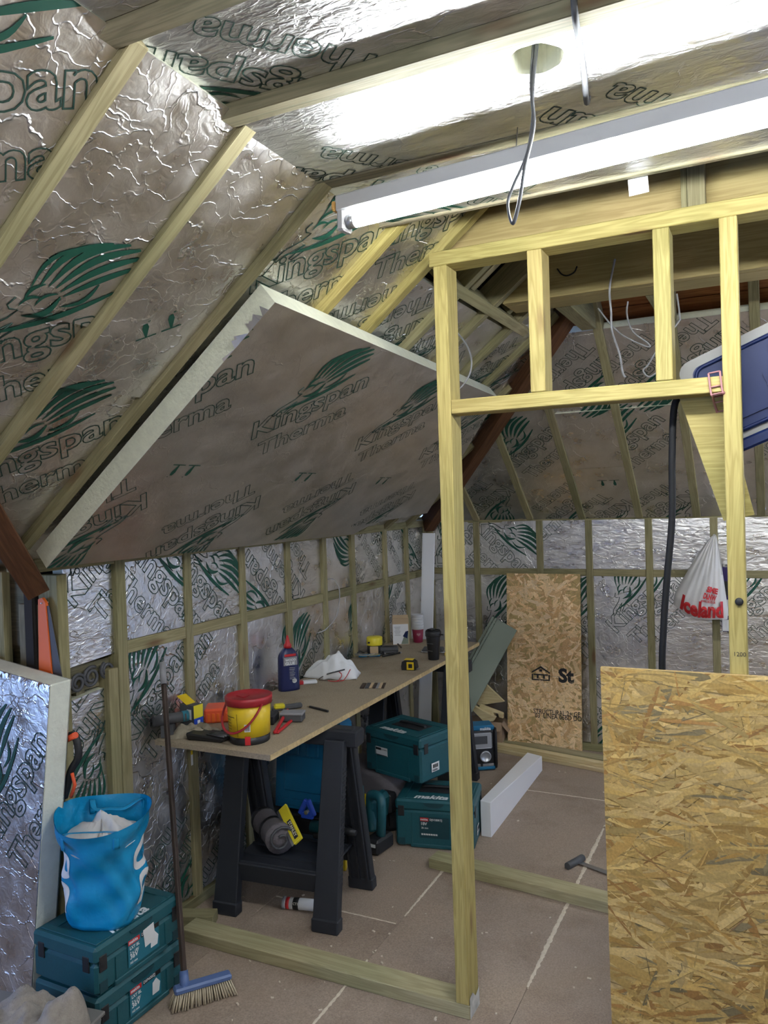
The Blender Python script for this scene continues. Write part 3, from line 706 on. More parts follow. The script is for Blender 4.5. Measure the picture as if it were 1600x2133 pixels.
# ---- hung slope board
PB = PSL @ T(0, 0, .075)
hb = B()
hp = [(1.832, .112), (3.98, .100), (4.12, .20), (4.80, .25), (4.45, .68), (3.98, 1.235), (1.832, 1.30)]
def put_board():
    cu, cv = 3.0, .7
    lp = [(a - cu, b - cv) for a, b in hp]; n = len(lp)
    hb.add([(x, y, 0) for x, y in lp], [tuple(range(n))], 0)
    ins = []
    # ragged foil edge along the cut sides
    hb.add([(x, y, 0) for x, y in lp] + [(x, y, -.073) for x, y in lp], [((i + 1) % n, i, i + n, (i + 1) % n + n) for i in range(n)] + [tuple(range(n, 2 * n))[::-1]], 1)
    ml = PB @ T(cu, cv, 0)
    o = hb.obj('insulation_board', ['foil_board', 'foam'], None, ml, fix=False)
    tag(o, 'large dull foil insulation board with cream cut edges fixed under the left slope', 'insulation board')
    jobs = [(x, y, a, 0) for x, y, a in ((648, 858, 40), (833, 890, 42), (948, 915, 42), (428, 1090, 220), (652, 1052, 220), (795, 1060, 220), (370, 840, 40), (150, 1098, 220))] + [(x, y, 0, 1) for x, y in ((380, 980), (632, 994), (796, 1002))]
    for x, y, a, kd in jobs:
        t = B(); u, v = uv_at(PB, x, y); (fix_unit if kd else print_unit)(t, u - cu, v - cv, a)
        for i in range(n):
            x0, y0 = lp[i]; x1, y1 = lp[(i + 1) % n]
            bmesh.ops.bisect_plane(t.bm, geom=t.bm.verts[:] + t.bm.edges[:] + t.bm.faces[:], plane_co=(x0, y0, 0), plane_no=(y1 - y0, -(x1 - x0), 0), clear_outer=True)
        t.obj('printed_lettering', ['print_dark', 'print_green'], o, ml, fix=False)
    r = B()      # torn foil lip at the upper corner
    for k in range(9):
        s = rnd.uniform(.88, 1.10); h = rnd.uniform(.006, .02) * (1.6 if s > .95 else 1)
        y = .155 + s - cv; x = 1.832 - cu
        r.add([(x - .001, y, .0005), (x - .001, y + rnd.uniform(.02, .06), .0005), (x - .003 + rnd.uniform(-.008, .004), y + rnd.uniform(.0, .04), -h)], [(0, 1, 2)])
    tag(r.obj('torn_foil', 'foil', o, ml, fix=False), None, None, kind='stuff')
put_board()

# ---- stud partition with door opening
FY = 2.434; FD = .095; fc = FY + FD / 2
pf = thing('partition_frame', 'yellow pine stud frame with a door opening across the room', 'timber frame', T(-.3, fc, 0))
def stick(name, a, b, w_, h_, up=(0, 1, 0), mat='pine'): return timber(name, a, b, w_, h_, mat, pf, up=up, bev=.0025)
stick('base_plate', (-2.16, fc, .0235), (-.931, fc, .0235), FD, .047, (0, 0, 1), 'greenplate')
stick('post', (-.9565, fc, .047), (-.9565, fc, 2.510), .047, FD)
stick('header', (-.995, fc, 2.534), (1.45, fc, 2.534), FD, .047, (0, 0, 1))
stick('lintel', (-.932, fc, 2.043), (-.109, fc, 2.043), FD, .046, (0, 0, 1))
stick('post', (-.0855, fc, 0.0), (-.0855, fc, 2.510), .047, FD)
stick('cripple_stud', (-.640, fc, 2.067), (-.640, fc, 2.510), .047, FD)
stick('cripple_stud', (-.265, fc, 2.067), (-.265, fc, 2.510), .047, FD)
stick('post', (.62, fc, 0.047), (.62, fc, 2.510), .047, FD)
stick('post', (1.40, fc, 0.047), (1.40, fc, 2.510), .047, FD)
stick('base_plate', (-.061, fc, .0235), (1.45, fc, .0235), FD, .047, (0, 0, 1), 'greenplate')
plain('paint_chalk', (.46, .45, .41), .8, noise=.3, nscale=25); plain('ink', (.012, .012, .014), .6); plain('black', (.012, .012, .013), .45); plain('label_white', (.72, .72, .72), .5)
mk = at_y(1530, 1362, FY)
B0 = B(); put_text(B0, '1200', M(((1, 0, 0, mk.x), (0, 0, -1, FY - .0008), (0, 1, 0, mk.z - .006), (0, 0, 0, 1))), .03); B0.obj('pencil_mark', 'ink', pf, fix=False)
pt = at_y(1540, 1253, FY); B().lathe([(.011, 0), (.011, .006), (.006, .008), (0.0001, .008)], 18, T(pt.x, FY, pt.z) @ RX(90)).obj('screw_cap', 'black', pf)
B().prism([(-.045, .0), (.046, .0), (.044, .062), (.01, .05), (-.02, .078), (-.046, .07)], 0, .0008, plane((-.9302, fc, .001), (0, 1, 0), (0, 0, 1))).obj('white_paint_patch', 'paint_chalk', pf)
# plywood brace behind the right end of the lintel
BR = plane((0, FY + FD + .012, 0), (1, 0, 0), (0, 0, 1))
q = [uv_at(BR, *p) for p in ((1405, 800), (1508, 1085), (1572, 1072), (1500, 800))]
B().prism(q, -.009, .009, BR).obj('brace_board', 'pine', pf)

# ---- OSB sheets
def osb_mat(name):
    m, nt, p = nodes(name); L = nt.links.new
    at = N(nt, 'Attribute'); at.attribute_name = 'flake'
    tc = N(nt, 'TexCoord'); n = N(nt, 'TexNoise'); n.inputs['Scale'].default_value = 140; n.inputs['Detail'].default_value = 3; L(tc.outputs['Object'], n.inputs['Vector'])
    g = ramp(nt, n.outputs['Fac'], [(.3, (.80, .80, .80)), (.7, (1.12, 1.12, 1.12))])
    L(mixc(nt, 1.0, at.outputs['Color'], g, 'MULTIPLY'), p.inputs['Base Color']); p.inputs['Roughness'].default_value = .55
    bp = N(nt, 'Bump'); bp.inputs['Strength'].default_value = .2; bp.inputs['Distance'].default_value = .002; L(n.outputs['Fac'], bp.inputs['Height']); L(bp.outputs['Normal'], p.inputs['Normal'])
osb_mat('osb_flake'); chip('osb_core', (.50, .36, .16), sc=.4)
def flakes(wd, ht, n, pal, seed, lmin=.03, lmax=.13, sp=24, jr=(.70, 1.20)):
    rr = random.Random(seed); b = B(); lay = b.bm.loops.layers.float_color.new('flake')
    for k in range(n):
        L = rr.uniform(lmin, lmax); W_ = rr.uniform(.007, .030) * (L / lmax + .4); a = R(rr.gauss(0, sp)) if rr.random() < .72 else R(rr.uniform(0, 180))
        c = V((rr.uniform(-wd / 2, wd / 2), rr.uniform(0, ht), 0)); d = V((math.cos(a), math.sin(a), 0)); q = V((-d.y, d.x, 0))
        gap_shade = rr.random() < .16  # thin darkened flakes paint shade into the gaps between strands
        if gap_shade: W_ = rr.uniform(.0015, .004)
        z = .0002 + .0016 * k / n; tl = rr.uniform(-.0009, .0009)
        pts = []
        for s, t in ((-1, -.5), (-.5, -1), (.1, -.9), (.6, -1), (1, -.3), (.93, .5), (.5, 1), (-.1, .85), (-.6, 1), (-.95, .4)):
            p = c + d * (L / 2 * s * rr.uniform(.92, 1.05)) + q * (W_ / 2 * t * rr.uniform(.7, 1.15)); p.z = z + tl * t; pts.append(p)
        vs = [b.bm.verts.new(p) for p in pts]; f = b.bm.faces.new(vs)
        col = rr.choice(pal); j = rr.uniform(*jr); j = j * .5 if gap_shade else j; col = tuple(min(1, x * j) for x in col)
        for l in f.loops: l[lay] = (*col, 1)
    for co, no in (((-wd / 2, 0, 0), (-1, 0, 0)), ((wd / 2, 0, 0), (1, 0, 0)), ((0, 0, 0), (0, -1, 0)), ((0, ht, 0), (0, 1, 0))):
        bmesh.ops.bisect_plane(b.bm, geom=b.bm.verts[:] + b.bm.edges[:] + b.bm.faces[:], plane_co=co, plane_no=no, clear_outer=True)
    return b
PAL1 = [(a * .84, b * .78, c * .66) for a, b, c in [(.52, .36, .12), (.58, .42, .16), (.46, .30, .09), (.62, .47, .21), (.40, .25, .07), (.54, .40, .15), (.36, .20, .06), (.60, .44, .17), (.50, .35, .11), (.56, .41, .17), (.52, .38, .14), (.57, .42, .17), (.53, .37, .13), (.60, .45, .2), (.49, .34, .11), (.55, .40, .15), (.42, .27, .08), (.24, .20, .11)]]
PAL2 = [(a * 1.32, b * 1.34, c * 1.42) for a, b, c in [(.60, .40, .19), (.66, .46, .24), (.54, .34, .15), (.70, .52, .30), (.46, .27, .11), (.62, .44, .22), (.66, .48, .27), (.62, .43, .22), (.64, .45, .23), (.48, .29, .13)]]
def sheet(name, m, wd, ht, th, n, pal, seed, label, **kw):
    """local: x width, y up, z towards the room"""
    o = thing(name, label, 'board', m)
    B().box((0, ht / 2, -th / 2), (wd, ht, th)).obj('core', 'osb_core', o, m)
    f = flakes(wd, ht, n, pal, seed, **kw).obj('strand_face', 'osb_flake', o, m, fix=False); f['kind'] = 'stuff'
    return o
ox0 = at_y(1257, 1387, FY).x; W1 = 1.22
sheet('osb_sheet', plane((ox0 + W1 / 2, FY - .0185, 0), (1, 0, 0), (0, 0, 1)) @ RZ(0.25), W1, 1.22, .0165, 4200, PAL1, 3, 'big yellowish strand board standing against the right side of the door frame', lmin=.05, lmax=.23, sp=20)
p0 = at_z(1055, 1552, .035); p1 = at_z(1213, 1568, .035)
wd = .385
bl = at_z(1058, 1551, .02); br_ = at_z(1213, 1567, .02); tl = at_y(1052, 1195, YF - .03); tr = at_y(1210, 1195, YF - .03)
ux = (br_ - bl); w2 = ux.length; ux.normalize(); vy = ((tl + tr) / 2 - (bl + br_) / 2); h2 = vy.length
m2 = plane(((bl + br_) / 2), ux, (vy - ux * vy.dot(ux)))
s2 = sheet('osb_offcut', m2, w2, h2, .011, 1100, PAL2, 9, 'narrow orange strand board offcut with black stamps leaning on the far wall', lmax=.13, sp=45, lmin=.03, jr=(.88, 1.12))
b = B()
put_text(b, 'St', m2 @ T(w2 * .20, h2 * .385, .0022), .105, fat=.045, hscale=1.0)
b.obj('stamped_lettering', 'ink', s2, fix=False); b = B()
put_text(b, 'STRUCTURAL 2+ GE', m2 @ T(-w2 * .14, h2 * .195, .0022), w2 * .62, fat=.01, hscale=1.3)
b.obj('stamped_lettering', 'ink', s2, fix=False); b = B()
put_text(b, '03  LINEA 06BD DO', m2 @ T(-w2 * .12, h2 * .172, .0022), w2 * .62, fat=.01, hscale=1.2)
b.obj('stamped_lettering', 'ink', s2, fix=False); b = B()
hm = m2 @ T(-w2 * .16, h2 * .385, .0022) @ M.Diagonal((.125, .115, 1, 1))
for pl in ([(0, .42), (.5, .72), (1, .42), (1, .5), (.5, .85), (0, .5)], [(0, 0), (1, 0), (1, .07), (0, .07)], [(0, .0), (.08, .0), (.08, .36), (0, .36)], [(.92, 0), (1, 0), (1, .36), (.92, .36)], [(.1, .30), (.9, .30), (.9, .38), (.1, .38)], [(.28, .1), (.38, .1), (.38, .3), (.28, .3)], [(.62, .1), (.72, .1), (.72, .3), (.62, .3)], [(.42, .52), (.58, .52), (.58, .66), (.42, .66)]):
    b.add([hm @ V((x, y, 0)) for x, y in pl], [tuple(range(len(pl)))])
b.obj('house_stamp', 'ink', s2, fix=False)
# ================================================================== THINGS
TEAL = (0.010, 0.085, 0.105)
plain('teal', TEAL, .45, noise=.08, nscale=200, bump=.08, bscale=400); plain('teal_dark', (.006, .045, .058), .5)
plain('dark_plastic', (.016, .017, .020), .5, bump=.05, bscale=200); plain('trestle', (.018, .021, .028), .55, bump=.08, bscale=120)
plain('red', (.52, .02, .025), .4); plain('red_dark', (.33, .015, .022), .45); plain('yellow', (.72, .50, .015), .4); plain('yellow2', (.74, .62, .03), .4)
plain('blue', (.015, .06, .42), .4); plain('navy', (.012, .018, .085), .35); plain('orange', (.80, .14, .015), .45); plain('white', (.74, .75, .76), .5)
plain('white_gloss', (.84, .85, .88), .3); plain('sage', (.20, .235, .18), .5); plain('card', (.34, .235, .15), .85, noise=.08); plain('card_light', (.52, .38, .23), .8)
plain('grey', (.26, .26, .27), .5); plain('grey_dark', (.07, .072, .078), .55); plain('cable_grey', (.36, .36, .37), .5); plain('cable_black', (.010, .010, .011), .65, spec=.25)
plain('pink', (.34, .15, .15), .45); plain('burgundy', (.23, .012, .045), .45); plain('label_teal', (.015, .15, .21), .45)
plain('silver', (.60, .62, .66), .35, metal=.6); plain('purple', (.025, .012, .10), .5); plain('cream', (.70, .66, .55), .7); plain('brown_dark', (.055, .035, .025), .6)
plain('towel', (.34, .31, .275), .95, noise=.12, nscale=60, bump=1.0, bscale=260); plain('cloth_beige', (.30, .26, .19), .9, noise=.15, nscale=30, bump=.6, bscale=150)
plain('bag_blue', (.003, .262, .52), .34, noise=.08, nscale=14, bump=.9, bscale=18); plain('bag_white', (.62, .61, .60), .45, bump=.3, bscale=30)
plain('mask_white', (.80, .81, .82), .8, bump=.3, bscale=40); plain('bag_grey', (.14, .125, .135), .85, bump=.5, bscale=200); plain('box_blue', (.0025, .010, .058), .5, spec=.25); plain('tub_grey', (.17, .165, .155), .5)
plain('blue_plastic', (.010, .16, .33), .4); plain('bristle', (.58, .50, .36), .8); plain('broom_blue', (.09, .15, .33), .45); wood('pole_wood', (.055, .036, .030), (.028, .019, .017), knots=False)
plain('clear_plastic', (.42, .46, .47), .2, **{'Transmission Weight': 0.55})
plain('orange_red', (.78, .10, .03), .45); plain('brush', (.10, .10, .105), .4, metal=.8)

# ---- workbench top and trestles
wt = thing('workbench_top', 'long chipboard worktop lying on two black trestles along the foil wall', 'worktop', T(-1.985, 3.63, .8))
B().box((0, 0, 0), (.560, 2.380, .0215), bev=.001).obj('board', 'bench_board', wt, T(-1.981, 3.63, .789))
B().box((0, 0, 0), (.0015, 2.380, .021)).obj('raw_edge', 'chip_edge', wt, T(-1.7000, 3.63, .789)); B().box((0, 0, 0), (.560, .0015, .021)).obj('raw_edge', 'bench_board', wt, T(-1.981, 2.4393, .789))
def trestle(m, label):
    """local x along the beam, y across, feet at z=0"""
    t = thing('trestle', label, 'trestle', m)
    B().box((0, 0, .742), (.66, .085, .070), bev=.006).box((0, 0, .765), (.60, .05, .028)).obj('top_beam', 'trestle', t, m)
    for sx in (-1, 1):
        for sy in (-1, 1):
            b = B(); x0 = sx * .235
            def q(z, hw, hd, yy): return [(x0 - hw, yy - hd, z), (x0 + hw, yy - hd, z), (x0 + hw, yy + hd, z), (x0 - hw, yy + hd, z)]
            b.hexa(q(.05, .056, .022, sy * .185), q(.74, .046, .022, sy * .045), .004)
            for k in (-1, 0, 1):
                b.hexa([(x0 + k * .04 - .004, sy * .185 - sy * .034, .05), (x0 + k * .04 + .004, sy * .185 - sy * .034, .05), (x0 + k * .04 + .004, sy * .185, .05), (x0 + k * .04 - .004, sy * .185, .05)],
                       [(x0 + k * .034 - .004, sy * .045 - sy * .03, .70), (x0 + k * .034 + .004, sy * .045 - sy * .03, .70), (x0 + k * .034 + .004, sy * .045, .70), (x0 + k * .034 - .004, sy * .045, .70)])
            lg = b.obj('leg', 'trestle', t, m)
            fb = B(); fb.hexa(q(0, .060, .026, sy * .190), q(.055, .060, .026, sy * .186), .005); fb.obj('foot', 'trestle', lg, m)
            if sy < 0:
                r = B()
                for k in range(26):
                    z = .18 + k * .018; y = -.185 + (.14) * (z - .05) / .69
                    r.box((x0 + sx * .054 - sx * .008 * (z - .05) / .69, y, z), (.006, .034, .007))
                tag(r.obj('grip_rib', 'trestle', lg, m), None, None, kind='stuff')
    for sy in (-1, 1):
        y = sy * .140; B().box((0, y * 1.12, .175), (.40, .020, .085), RX(sy * -11), bev=.004).box((0, y * 1.12, .205), (.40, .028, .012), RX(sy * -11)).obj('cross_brace', 'trestle', t, m)
    s = B().box((0, 0, .215), (.44, .32, .012), bev=.003)
    for k in (-1, 0, 1): s.box((0, k * .10, .225), (.42, .010, .010))
    s.obj('shelf', 'trestle', t, m); return t
trestle(T(-1.90, 2.89, 0) @ RZ(5), 'black plastic trestle under the near end of the worktop')
trestle(T(-1.93, 4.36, 0), 'black plastic trestle under the far end of the worktop')

# ---- stacking tool cases
def case(m, h, label, front='label', name='tool_case', side_tag=False):
    """x = .395 wide, front at -y, base at z=0"""
    W, D = .395, .295
    t = thing(name, label, 'tool case', m)
    b = B().box((0, 0, (h - .056) / 2 + .004), (W, D, h - .060), bev=.010)
    for x in (-.115, .115): b.box((x, -D / 2 - .001, (h - .06) / 2), (.004, .006, h - .075))
    b.box((0, -D / 2 + .004, .012), (W * .62, .02, .018), bev=.003).obj('body', 'teal', t, m)
    l = B().box((0, 0, h - .028), (W + .004, D + .004, .054), bev=.010)
    l.box((-.165, 0, h + .0005), (.028, D * .9, .004), bev=.0015).box((.165, 0, h + .0005), (.028, D * .9, .004), bev=.0015).box((0, -.105, h + .0005), (.30, .055, .003), bev=.001)
    l.box((0, .105, h + .0005), (.30, .05, .003), bev=.001)
    lid = l.obj('lid', 'teal', t, m)
    n = B().prism([(.052 * math.cos(a), .022 * math.sin(a)) for a in [math.pi + math.pi * k / 12 for k in range(13)]], 0, .004, T(0, -D / 2 - .0025, h - .012) @ RX(90)); n.obj('finger_notch', 'teal_dark', lid, m)
    B().box((0, .012, h + .001), (.20, .105, .003), bev=.001).obj('handle_recess', 'dark_plastic', lid, m)
    hd = B(); hd.tube(smooth_path([(-.088, .02, h - .002), (-.085, .02, h + .008), (-.05, .02, h + .011), (.05, .02, h + .011), (.085, .02, h + .008), (.088, .02, h - .002)], 3), .0095, 8, 0, .6); hd.obj('handle', 'dark_plastic', t, m)
    for x in (-.168, .168):
        for z in ((h - .058, .032),):
            k = B().box((x, -D / 2 - .0015, h - .058), (.032, .006, .052), bev=.002); k.obj('latch', 'dark_plastic', t, m)
        B().box((x, -D / 2 - .0005, .028), (.034, .004, .036), bev=.001).obj('foot_recess', 'teal_dark', t, m)
        for y in (-.105, .105):
            B().box(((1 if x > 0 else -1) * (W / 2 + .0012), y, h - .058), (.006, .030, .052), bev=.002).obj('side_latch', 'dark_plastic', t, m)
    b = B(); put_text(b, 'makita', m @ T(-.105, -.128, h + .0026) @ M.Shear('XZ', 4, (0, 0)) @ M(((1, .25, 0, 0), (0, 1, 0, 0), (0, 0, 1, 0), (0, 0, 0, 1))), .17, fat=.035)
    b.obj('brand_lettering', 'white', lid, I4, fix=False)
    F = m @ T(0, -D / 2 - .0032, 0) @ RX(90)
    if front == 'photo':
        lb = B().box((0, 0, 0), (.145, .090, .001)).obj('label', 'label_teal', t, F @ T(.01, h * .46, 0))
        B().box((-.045, .036, .0008), (.052, .016, .001)).obj('label_red', 'red', lb, F @ T(.01, h * .46, 0)); B().box((.03, .036, .0008), (.084, .016, .001)).obj('label_black', 'black', lb, F @ T(.01, h * .46, 0))
        q = B(); put_text(q, 'makita', F @ T(-.058, h * .46 + .0325, .0018), .04, fat=.03); put_text(q, 'DSP600ZJ', F @ T(.0, h * .46 + .0325, .0018), .055, fat=.02)
        for k in range(4): put_text(q, ('LXT BL', '2 x 18V', '36V', '165 mm')[k], F @ T(-.055, h * .46 + .012 - .016 * k, .0014), .045 - .004 * k, fat=.03)
        q.prism([(.03, -.03), (.062, -.03), (.068, .0), (.05, .022), (.032, .012)], .0012, .0016, F @ T(.01, h * .46, 0)); q.obj('label_print', 'white', lb, I4, fix=False)
    if front == 'sticker':
        lb = B().box((0, 0, 0), (.088, .044, .001)).obj('label', 'label_white', t, F @ T(-.075, h * .52, 0))
        q = B().box((-.02, .012, .0008), (.038, .012, .001), mi=0).box((0, -.0195, .0008), (.084, .003, .001)); q.bm.transform(F @ T(-.075, h * .52, 0)); put_text(q, 'DLW440TJ', F @ T(-.073, h * .52 + .008, .001), .038, fat=.02); q.obj('label_print', 'black', lb, I4, fix=False)
    if front == 'print':
        P_ = F @ T(.0, h * .44, 0)
        lb = B().box((0, 0, 0), (.15, .105, .0008)).obj('label', 'teal_dark', t, P_)
        B().box((-.05, .040, .0008), (.042, .018, .001)).obj('label_red', 'red', lb, P_)
        q = B(); put_text(q, 'makita', P_ @ T(-.069, .036, .0016), .037, fat=.03); put_text(q, 'DJV180RTJ', P_ @ T(-.022, .036, .0014), .062, fat=.02)
        put_text(q, '18V', P_ @ T(-.066, .012, .0014), .03, fat=.03); put_text(q, '26 mm', P_ @ T(-.066, -.006, .0014), .035, fat=.02)
        for k in range(7): q.box(P_ @ V((-.062 + .012 * k, -.034, .001)), (.010, .001, .008))
        q.obj('label_print', 'label_white', lb, I4, fix=False)
    if side_tag:
        G = m @ T(W / 2 + .0045, -.04, h * .30) @ RZ(90) @ RX(90)
        lb = B().box((0, 0, 0), (.060, .045, .001)).obj('side_label', 'label_white', t, G)
        q = B(); [q.box(G @ V((-.018 + .006 * k, .006, .001)), (.0015, .003 + .001 * (k % 2), .018)) for k in range(7)]; put_text(q, 'makita', G @ T(-.025, -.018, .001), .04, fat=.03); q.obj('side_label_print', 'black', lb, I4, fix=False)
    return t
cs = T(-2.118, 2.025, 0) @ RZ(90 - 1.5)
case(cs, .163, 'lower of two teal tool cases stacked beside the broom', 'photo')
up = case(T(0, 0, .1665) @ cs, .163, 'teal tool case under the turquoise shopping bag, upper of its stack', 'photo')
B().box((0, 0, 0), (.050, .062, .001)).obj('paper_label', 'label_white', up, T(0, 0, .1665) @ cs @ T(.035, -.1525, .0) @ RX(90) @ T(0, .095, 0) @ RZ(6))
A0, A1 = at_z(755, 1600, .295), at_z(887, 1640, .295); ang = math.degrees(math.atan2(A1.y - A0.y, A1.x - A0.x)); cA = (A0 + A1) / 2
case(T(cA.x, cA.y, .295) @ RZ(ang) @ T(0, .1475, 0) , .235, 'teal tool case with white sticker lying on the tool bag', 'sticker', side_tag=True)
B0_, B1_ = at_z(829, 1762, 0), at_z(986, 1775, 0); ang = math.degrees(math.atan2(B1_.y - B0_.y, B1_.x - B0_.x)); cB = (B0_ + B1_) / 2
case(T(cB.x, cB.y, 0) @ RZ(ang) @ T(0, .1475, 0), .24, 'teal tool case standing on the floor behind the door post', 'print', side_tag=True)

# ---- blue upright machine case under the bench, on a dark crate
cr = thing('storage_crate', 'dark crate on the floor under the worktop behind the near trestle', 'crate', T(-2.05, 3.30, 0))
B().box((-2.05, 3.30, .115), (.38, .24, .23), bev=.012).obj('body', 'dark_plastic', cr); B().box((-2.05, 3.30, .236), (.39, .25, .014), bev=.005).obj('lid', 'dark_plastic', cr)
mb = T(-2.04, 3.27, .246) @ RX(-6)
bc = thing('machine_case', 'bright blue ribbed plastic case standing upright under the worktop', 'tool case', mb)
B().prism([(-.18, 0), (.18, 0), (.18, .42), (.13, .49), (-.13, .49), (-.18, .43)], -.055, .055, mb @ RX(90)).obj('body', 'blue_plastic', bc)
for k in range(5): B().box((-.11 + k * .055, -.058, .36), (.012, .01, .20), bev=.003).obj('rib', 'blue_plastic', bc, mb)
B().box((.0, -.06, .17), (.25, .014, .17), bev=.005).obj('raised_panel', 'blue_plastic', bc, mb); B().box((0, -.059, .03), (.33, .012, .03), bev=.003).obj('hinge_strip', 'blue_plastic', bc, mb)

# ---- tools on the trestle shelf
SZ = .231
rc = at_z(575, 1790, SZ + .06)
tm = T(-2.03, 2.895, SZ + .066) @ RZ(-38)
tr = thing('tool_roll', 'rolled grey canvas tool wrap strapped in black on the trestle shelf', 'tool roll', tm)
b = B(); b.tube([(-.14 + .035 * k, .002 * math.sin(k * 2), .0) for k in range(9)], [.048, .055, .057, .055, .057, .058, .059, .062, .064], 18); b.obj('canvas', 'bag_grey', tr, tm)
b = B(); b.tube([(r_ * math.cos(a), 0, 0) for r_, a in []] or [(.150, .062 * math.cos(a) * s, .062 * math.sin(a) * s) for a, s in [(k * .5, 1 - k * .045) for k in range(18)]], .006, 6); b.obj('rolled_end', 'grey_dark', tr, tm)
for x in (-.09, .03): B().lathe([(.0595, -.012), (.0605, -.006), (.0605, .006), (.0595, .012)], 20, T(x, 0, 0) @ RY(90)).obj('strap', 'black', tr, tm)
km = T(-1.90, 2.86, SZ + .115) @ RZ(-14) @ RX(-38) @ RY(33)
ys = thing('blade_pack', 'yellow narrow blade holder lying across the tool roll', 'tool', km)
B().box((0, 0, 0), (.20, .016, .045), bev=.003).obj('holder', 'yellow2', ys, km); B().box((0, -.004, -.027), (.20, .003, .012)).obj('blade', 'steel', ys, km)
B().box((.035, -.0085, .002), (.10, .001, .020)).obj('sticker', 'black', ys, km); q = B(); put_text(q, 'STANLEY', km @ T(-.008, -.0094, -.004) @ RX(90), .085, fat=.03); q.obj('sticker_print', 'cream', ys, I4, fix=False)
bm_ = T(-1.865, 2.945, SZ + .142)
cl_ = thing('spring_clamp', 'violet blue plastic clamp behind the yellow blade holder', 'clamp', bm_)
B().box((-.02, 0, .02), (.022, .02, .075), RY(28), bev=.004).box((.02, 0, .02), (.022, .02, .075), RY(-24), bev=.004).box((0, 0, -.015), (.06, .018, .03), bev=.004).obj('jaws', 'blue', cl_, bm_); B().cyl((0, -.014, .0), (0, .014, .0), .009).obj('pivot', 'steel', cl_, bm_)
gm = T(-1.77, 2.985, SZ + .030)
gd = thing('angle_driver', 'teal angled driver lying on the shelf behind the right trestle leg', 'power tool', gm)
B().cyl((-.10, 0, .03), (.06, .01, .035), .026, .030, 18).obj('motor_body', 'teal', gd, gm); B().cyl((.06, .01, .035), (.12, .01, .03), .022, .012, 16).obj('nose', 'dark_plastic', gd, gm); B().box((-.05, 0, .0), (.06, .055, .022), bev=.005).obj('battery', 'dark_plastic', gd, gm)

# ---- sealant cartridge on the floor
c0, c1 = at_z(592, 1880, .024), at_z(660, 1886, .024)
st = thing('sealant_cartridge', 'white sealant cartridge lying on the floor between the trestle legs', 'cartridge', T(c0.x, c0.y, 0))
B().cyl(c0, c1, .024, n=24).obj('tube', 'white', st); d_ = (c1 - c0).normalized()
B().cyl(c0 + d_ * .045, c0 + d_ * .070, .0245, n=24).obj('black_band', 'black', st); B().cyl(c0 - d_ * .004, c0 + d_ * .006, .0255, n=24).obj('end_cap', 'grey', st); B().cyl(c0 + d_ * .012, c0 + d_ * .028, .0243, n=24).obj('red_band', 'red', st)
q = B(); sd = (EYE - c0); sd = (sd - d_ * sd.dot(d_)).normalized(); mm = plane(c0 + d_ * .047 + sd * .0248, d_, sd.cross(d_)); put_text(q, 'CT1', mm @ T(0, -.006, 0), .022, fat=.03); q.obj('print', 'cream', st, I4, fix=False)

# ---- long bag, jigsaw and floor clutter behind
bg = thing('tool_bag', 'grey and yellow canvas tool bag squashed under a teal case', 'bag', T(-1.90, 3.90, 0))
bmx = T(-1.96, 3.86, 0) @ RZ(-10)
def bagshape(u, v):
    a = 2 * math.pi * u; h = .29 * v
    sx = .235 + .02 * math.sin(a * 3 + v * 5) - .05 * v * v; sy = .165 - .02 * v * v + .008 * math.sin(a * 5 + v * 9)
    return V((sx * math.copysign(abs(math.cos(a)) ** .6, math.cos(a)), sy * math.copysign(abs(math.sin(a)) ** .6, math.sin(a)), h))
b = B(); r = b.grid(lambda u, v: bagshape(u, .0 + v * .34), 48, 6, closed_u=True); b.bm.faces.new(r[:48][::-1]); b.obj('base', 'dark_plastic', bg, bmx)
b = B(); b.grid(lambda u, v: bagshape(u, .34 + v * .24) * 1.004, 48, 4, closed_u=True); b.obj('yellow_panel', 'yellow', bg, bmx)
b = B(); r = b.grid(lambda u, v: bagshape(u, .58 + v * .42), 48, 6, closed_u=True); b.bm.faces.new(r[-48:]); b.obj('upper', 'bag_grey', bg, bmx)
for x in (-.16, .12): B().tube(smooth_path([(x - .05, -.175, .04), (x - .04, -.18, .2), (x, -.20, .12), (x + .05, -.18, .2), (x + .06, -.175, .04)], 5), .008, 6, 0, .4).obj('strap', 'black', bg, bmx)
B().lathe([(.055, 0), (.06, .012), (.04, .02), (.02, .02)], 20, T(.285, -.08, .12) @ RY(80)).obj('yellow_ring', 'yellow', bg, bmx)
jp = at_z(773, 1780, 0)
jm = T(jp.x + .015, jp.y + .06, 0) @ RZ(-8) @ M.Scale(1.15, 4)
jg = thing('jigsaw', 'teal cordless saw with battery standing on the floor beside the trestle', 'power tool', jm)
B().box((0, 0, .035), (.078, .125, .065), bev=.010).obj('battery', 'dark_plastic', jg, jm)
h_ = B(); h_.tube(smooth_path([(.012, .0, .07), (.03, -.02, .13), (.034, -.02, .20), (.02, -.01, .235), (-.03, 0, .235), (-.045, .01, .20), (-.04, .01, .12), (-.03, 0, .075)], 5), .021, 10); h_.obj('handle', 'teal', jg, jm)
B().box((-.045, .06, .16), (.06, .13, .12), RY(8), bev=.018).obj('motor_body', 'teal', jg, jm); B().box((.0, -.064, .045), (.05, .002, .014)).obj('sticker', 'white', jg, jm); B().box((-.05, .15, .15), (.07, .06, .09), bev=.01).obj('gear_head', 'dark_plastic', jg, jm)
tb = thing('teal_case_open', 'low teal plastic case lying open behind the trestle leg', 'tool case', T(-1.93, 3.62, 0))
tbm = T(-2.07, 3.555, 0) @ RZ(0)
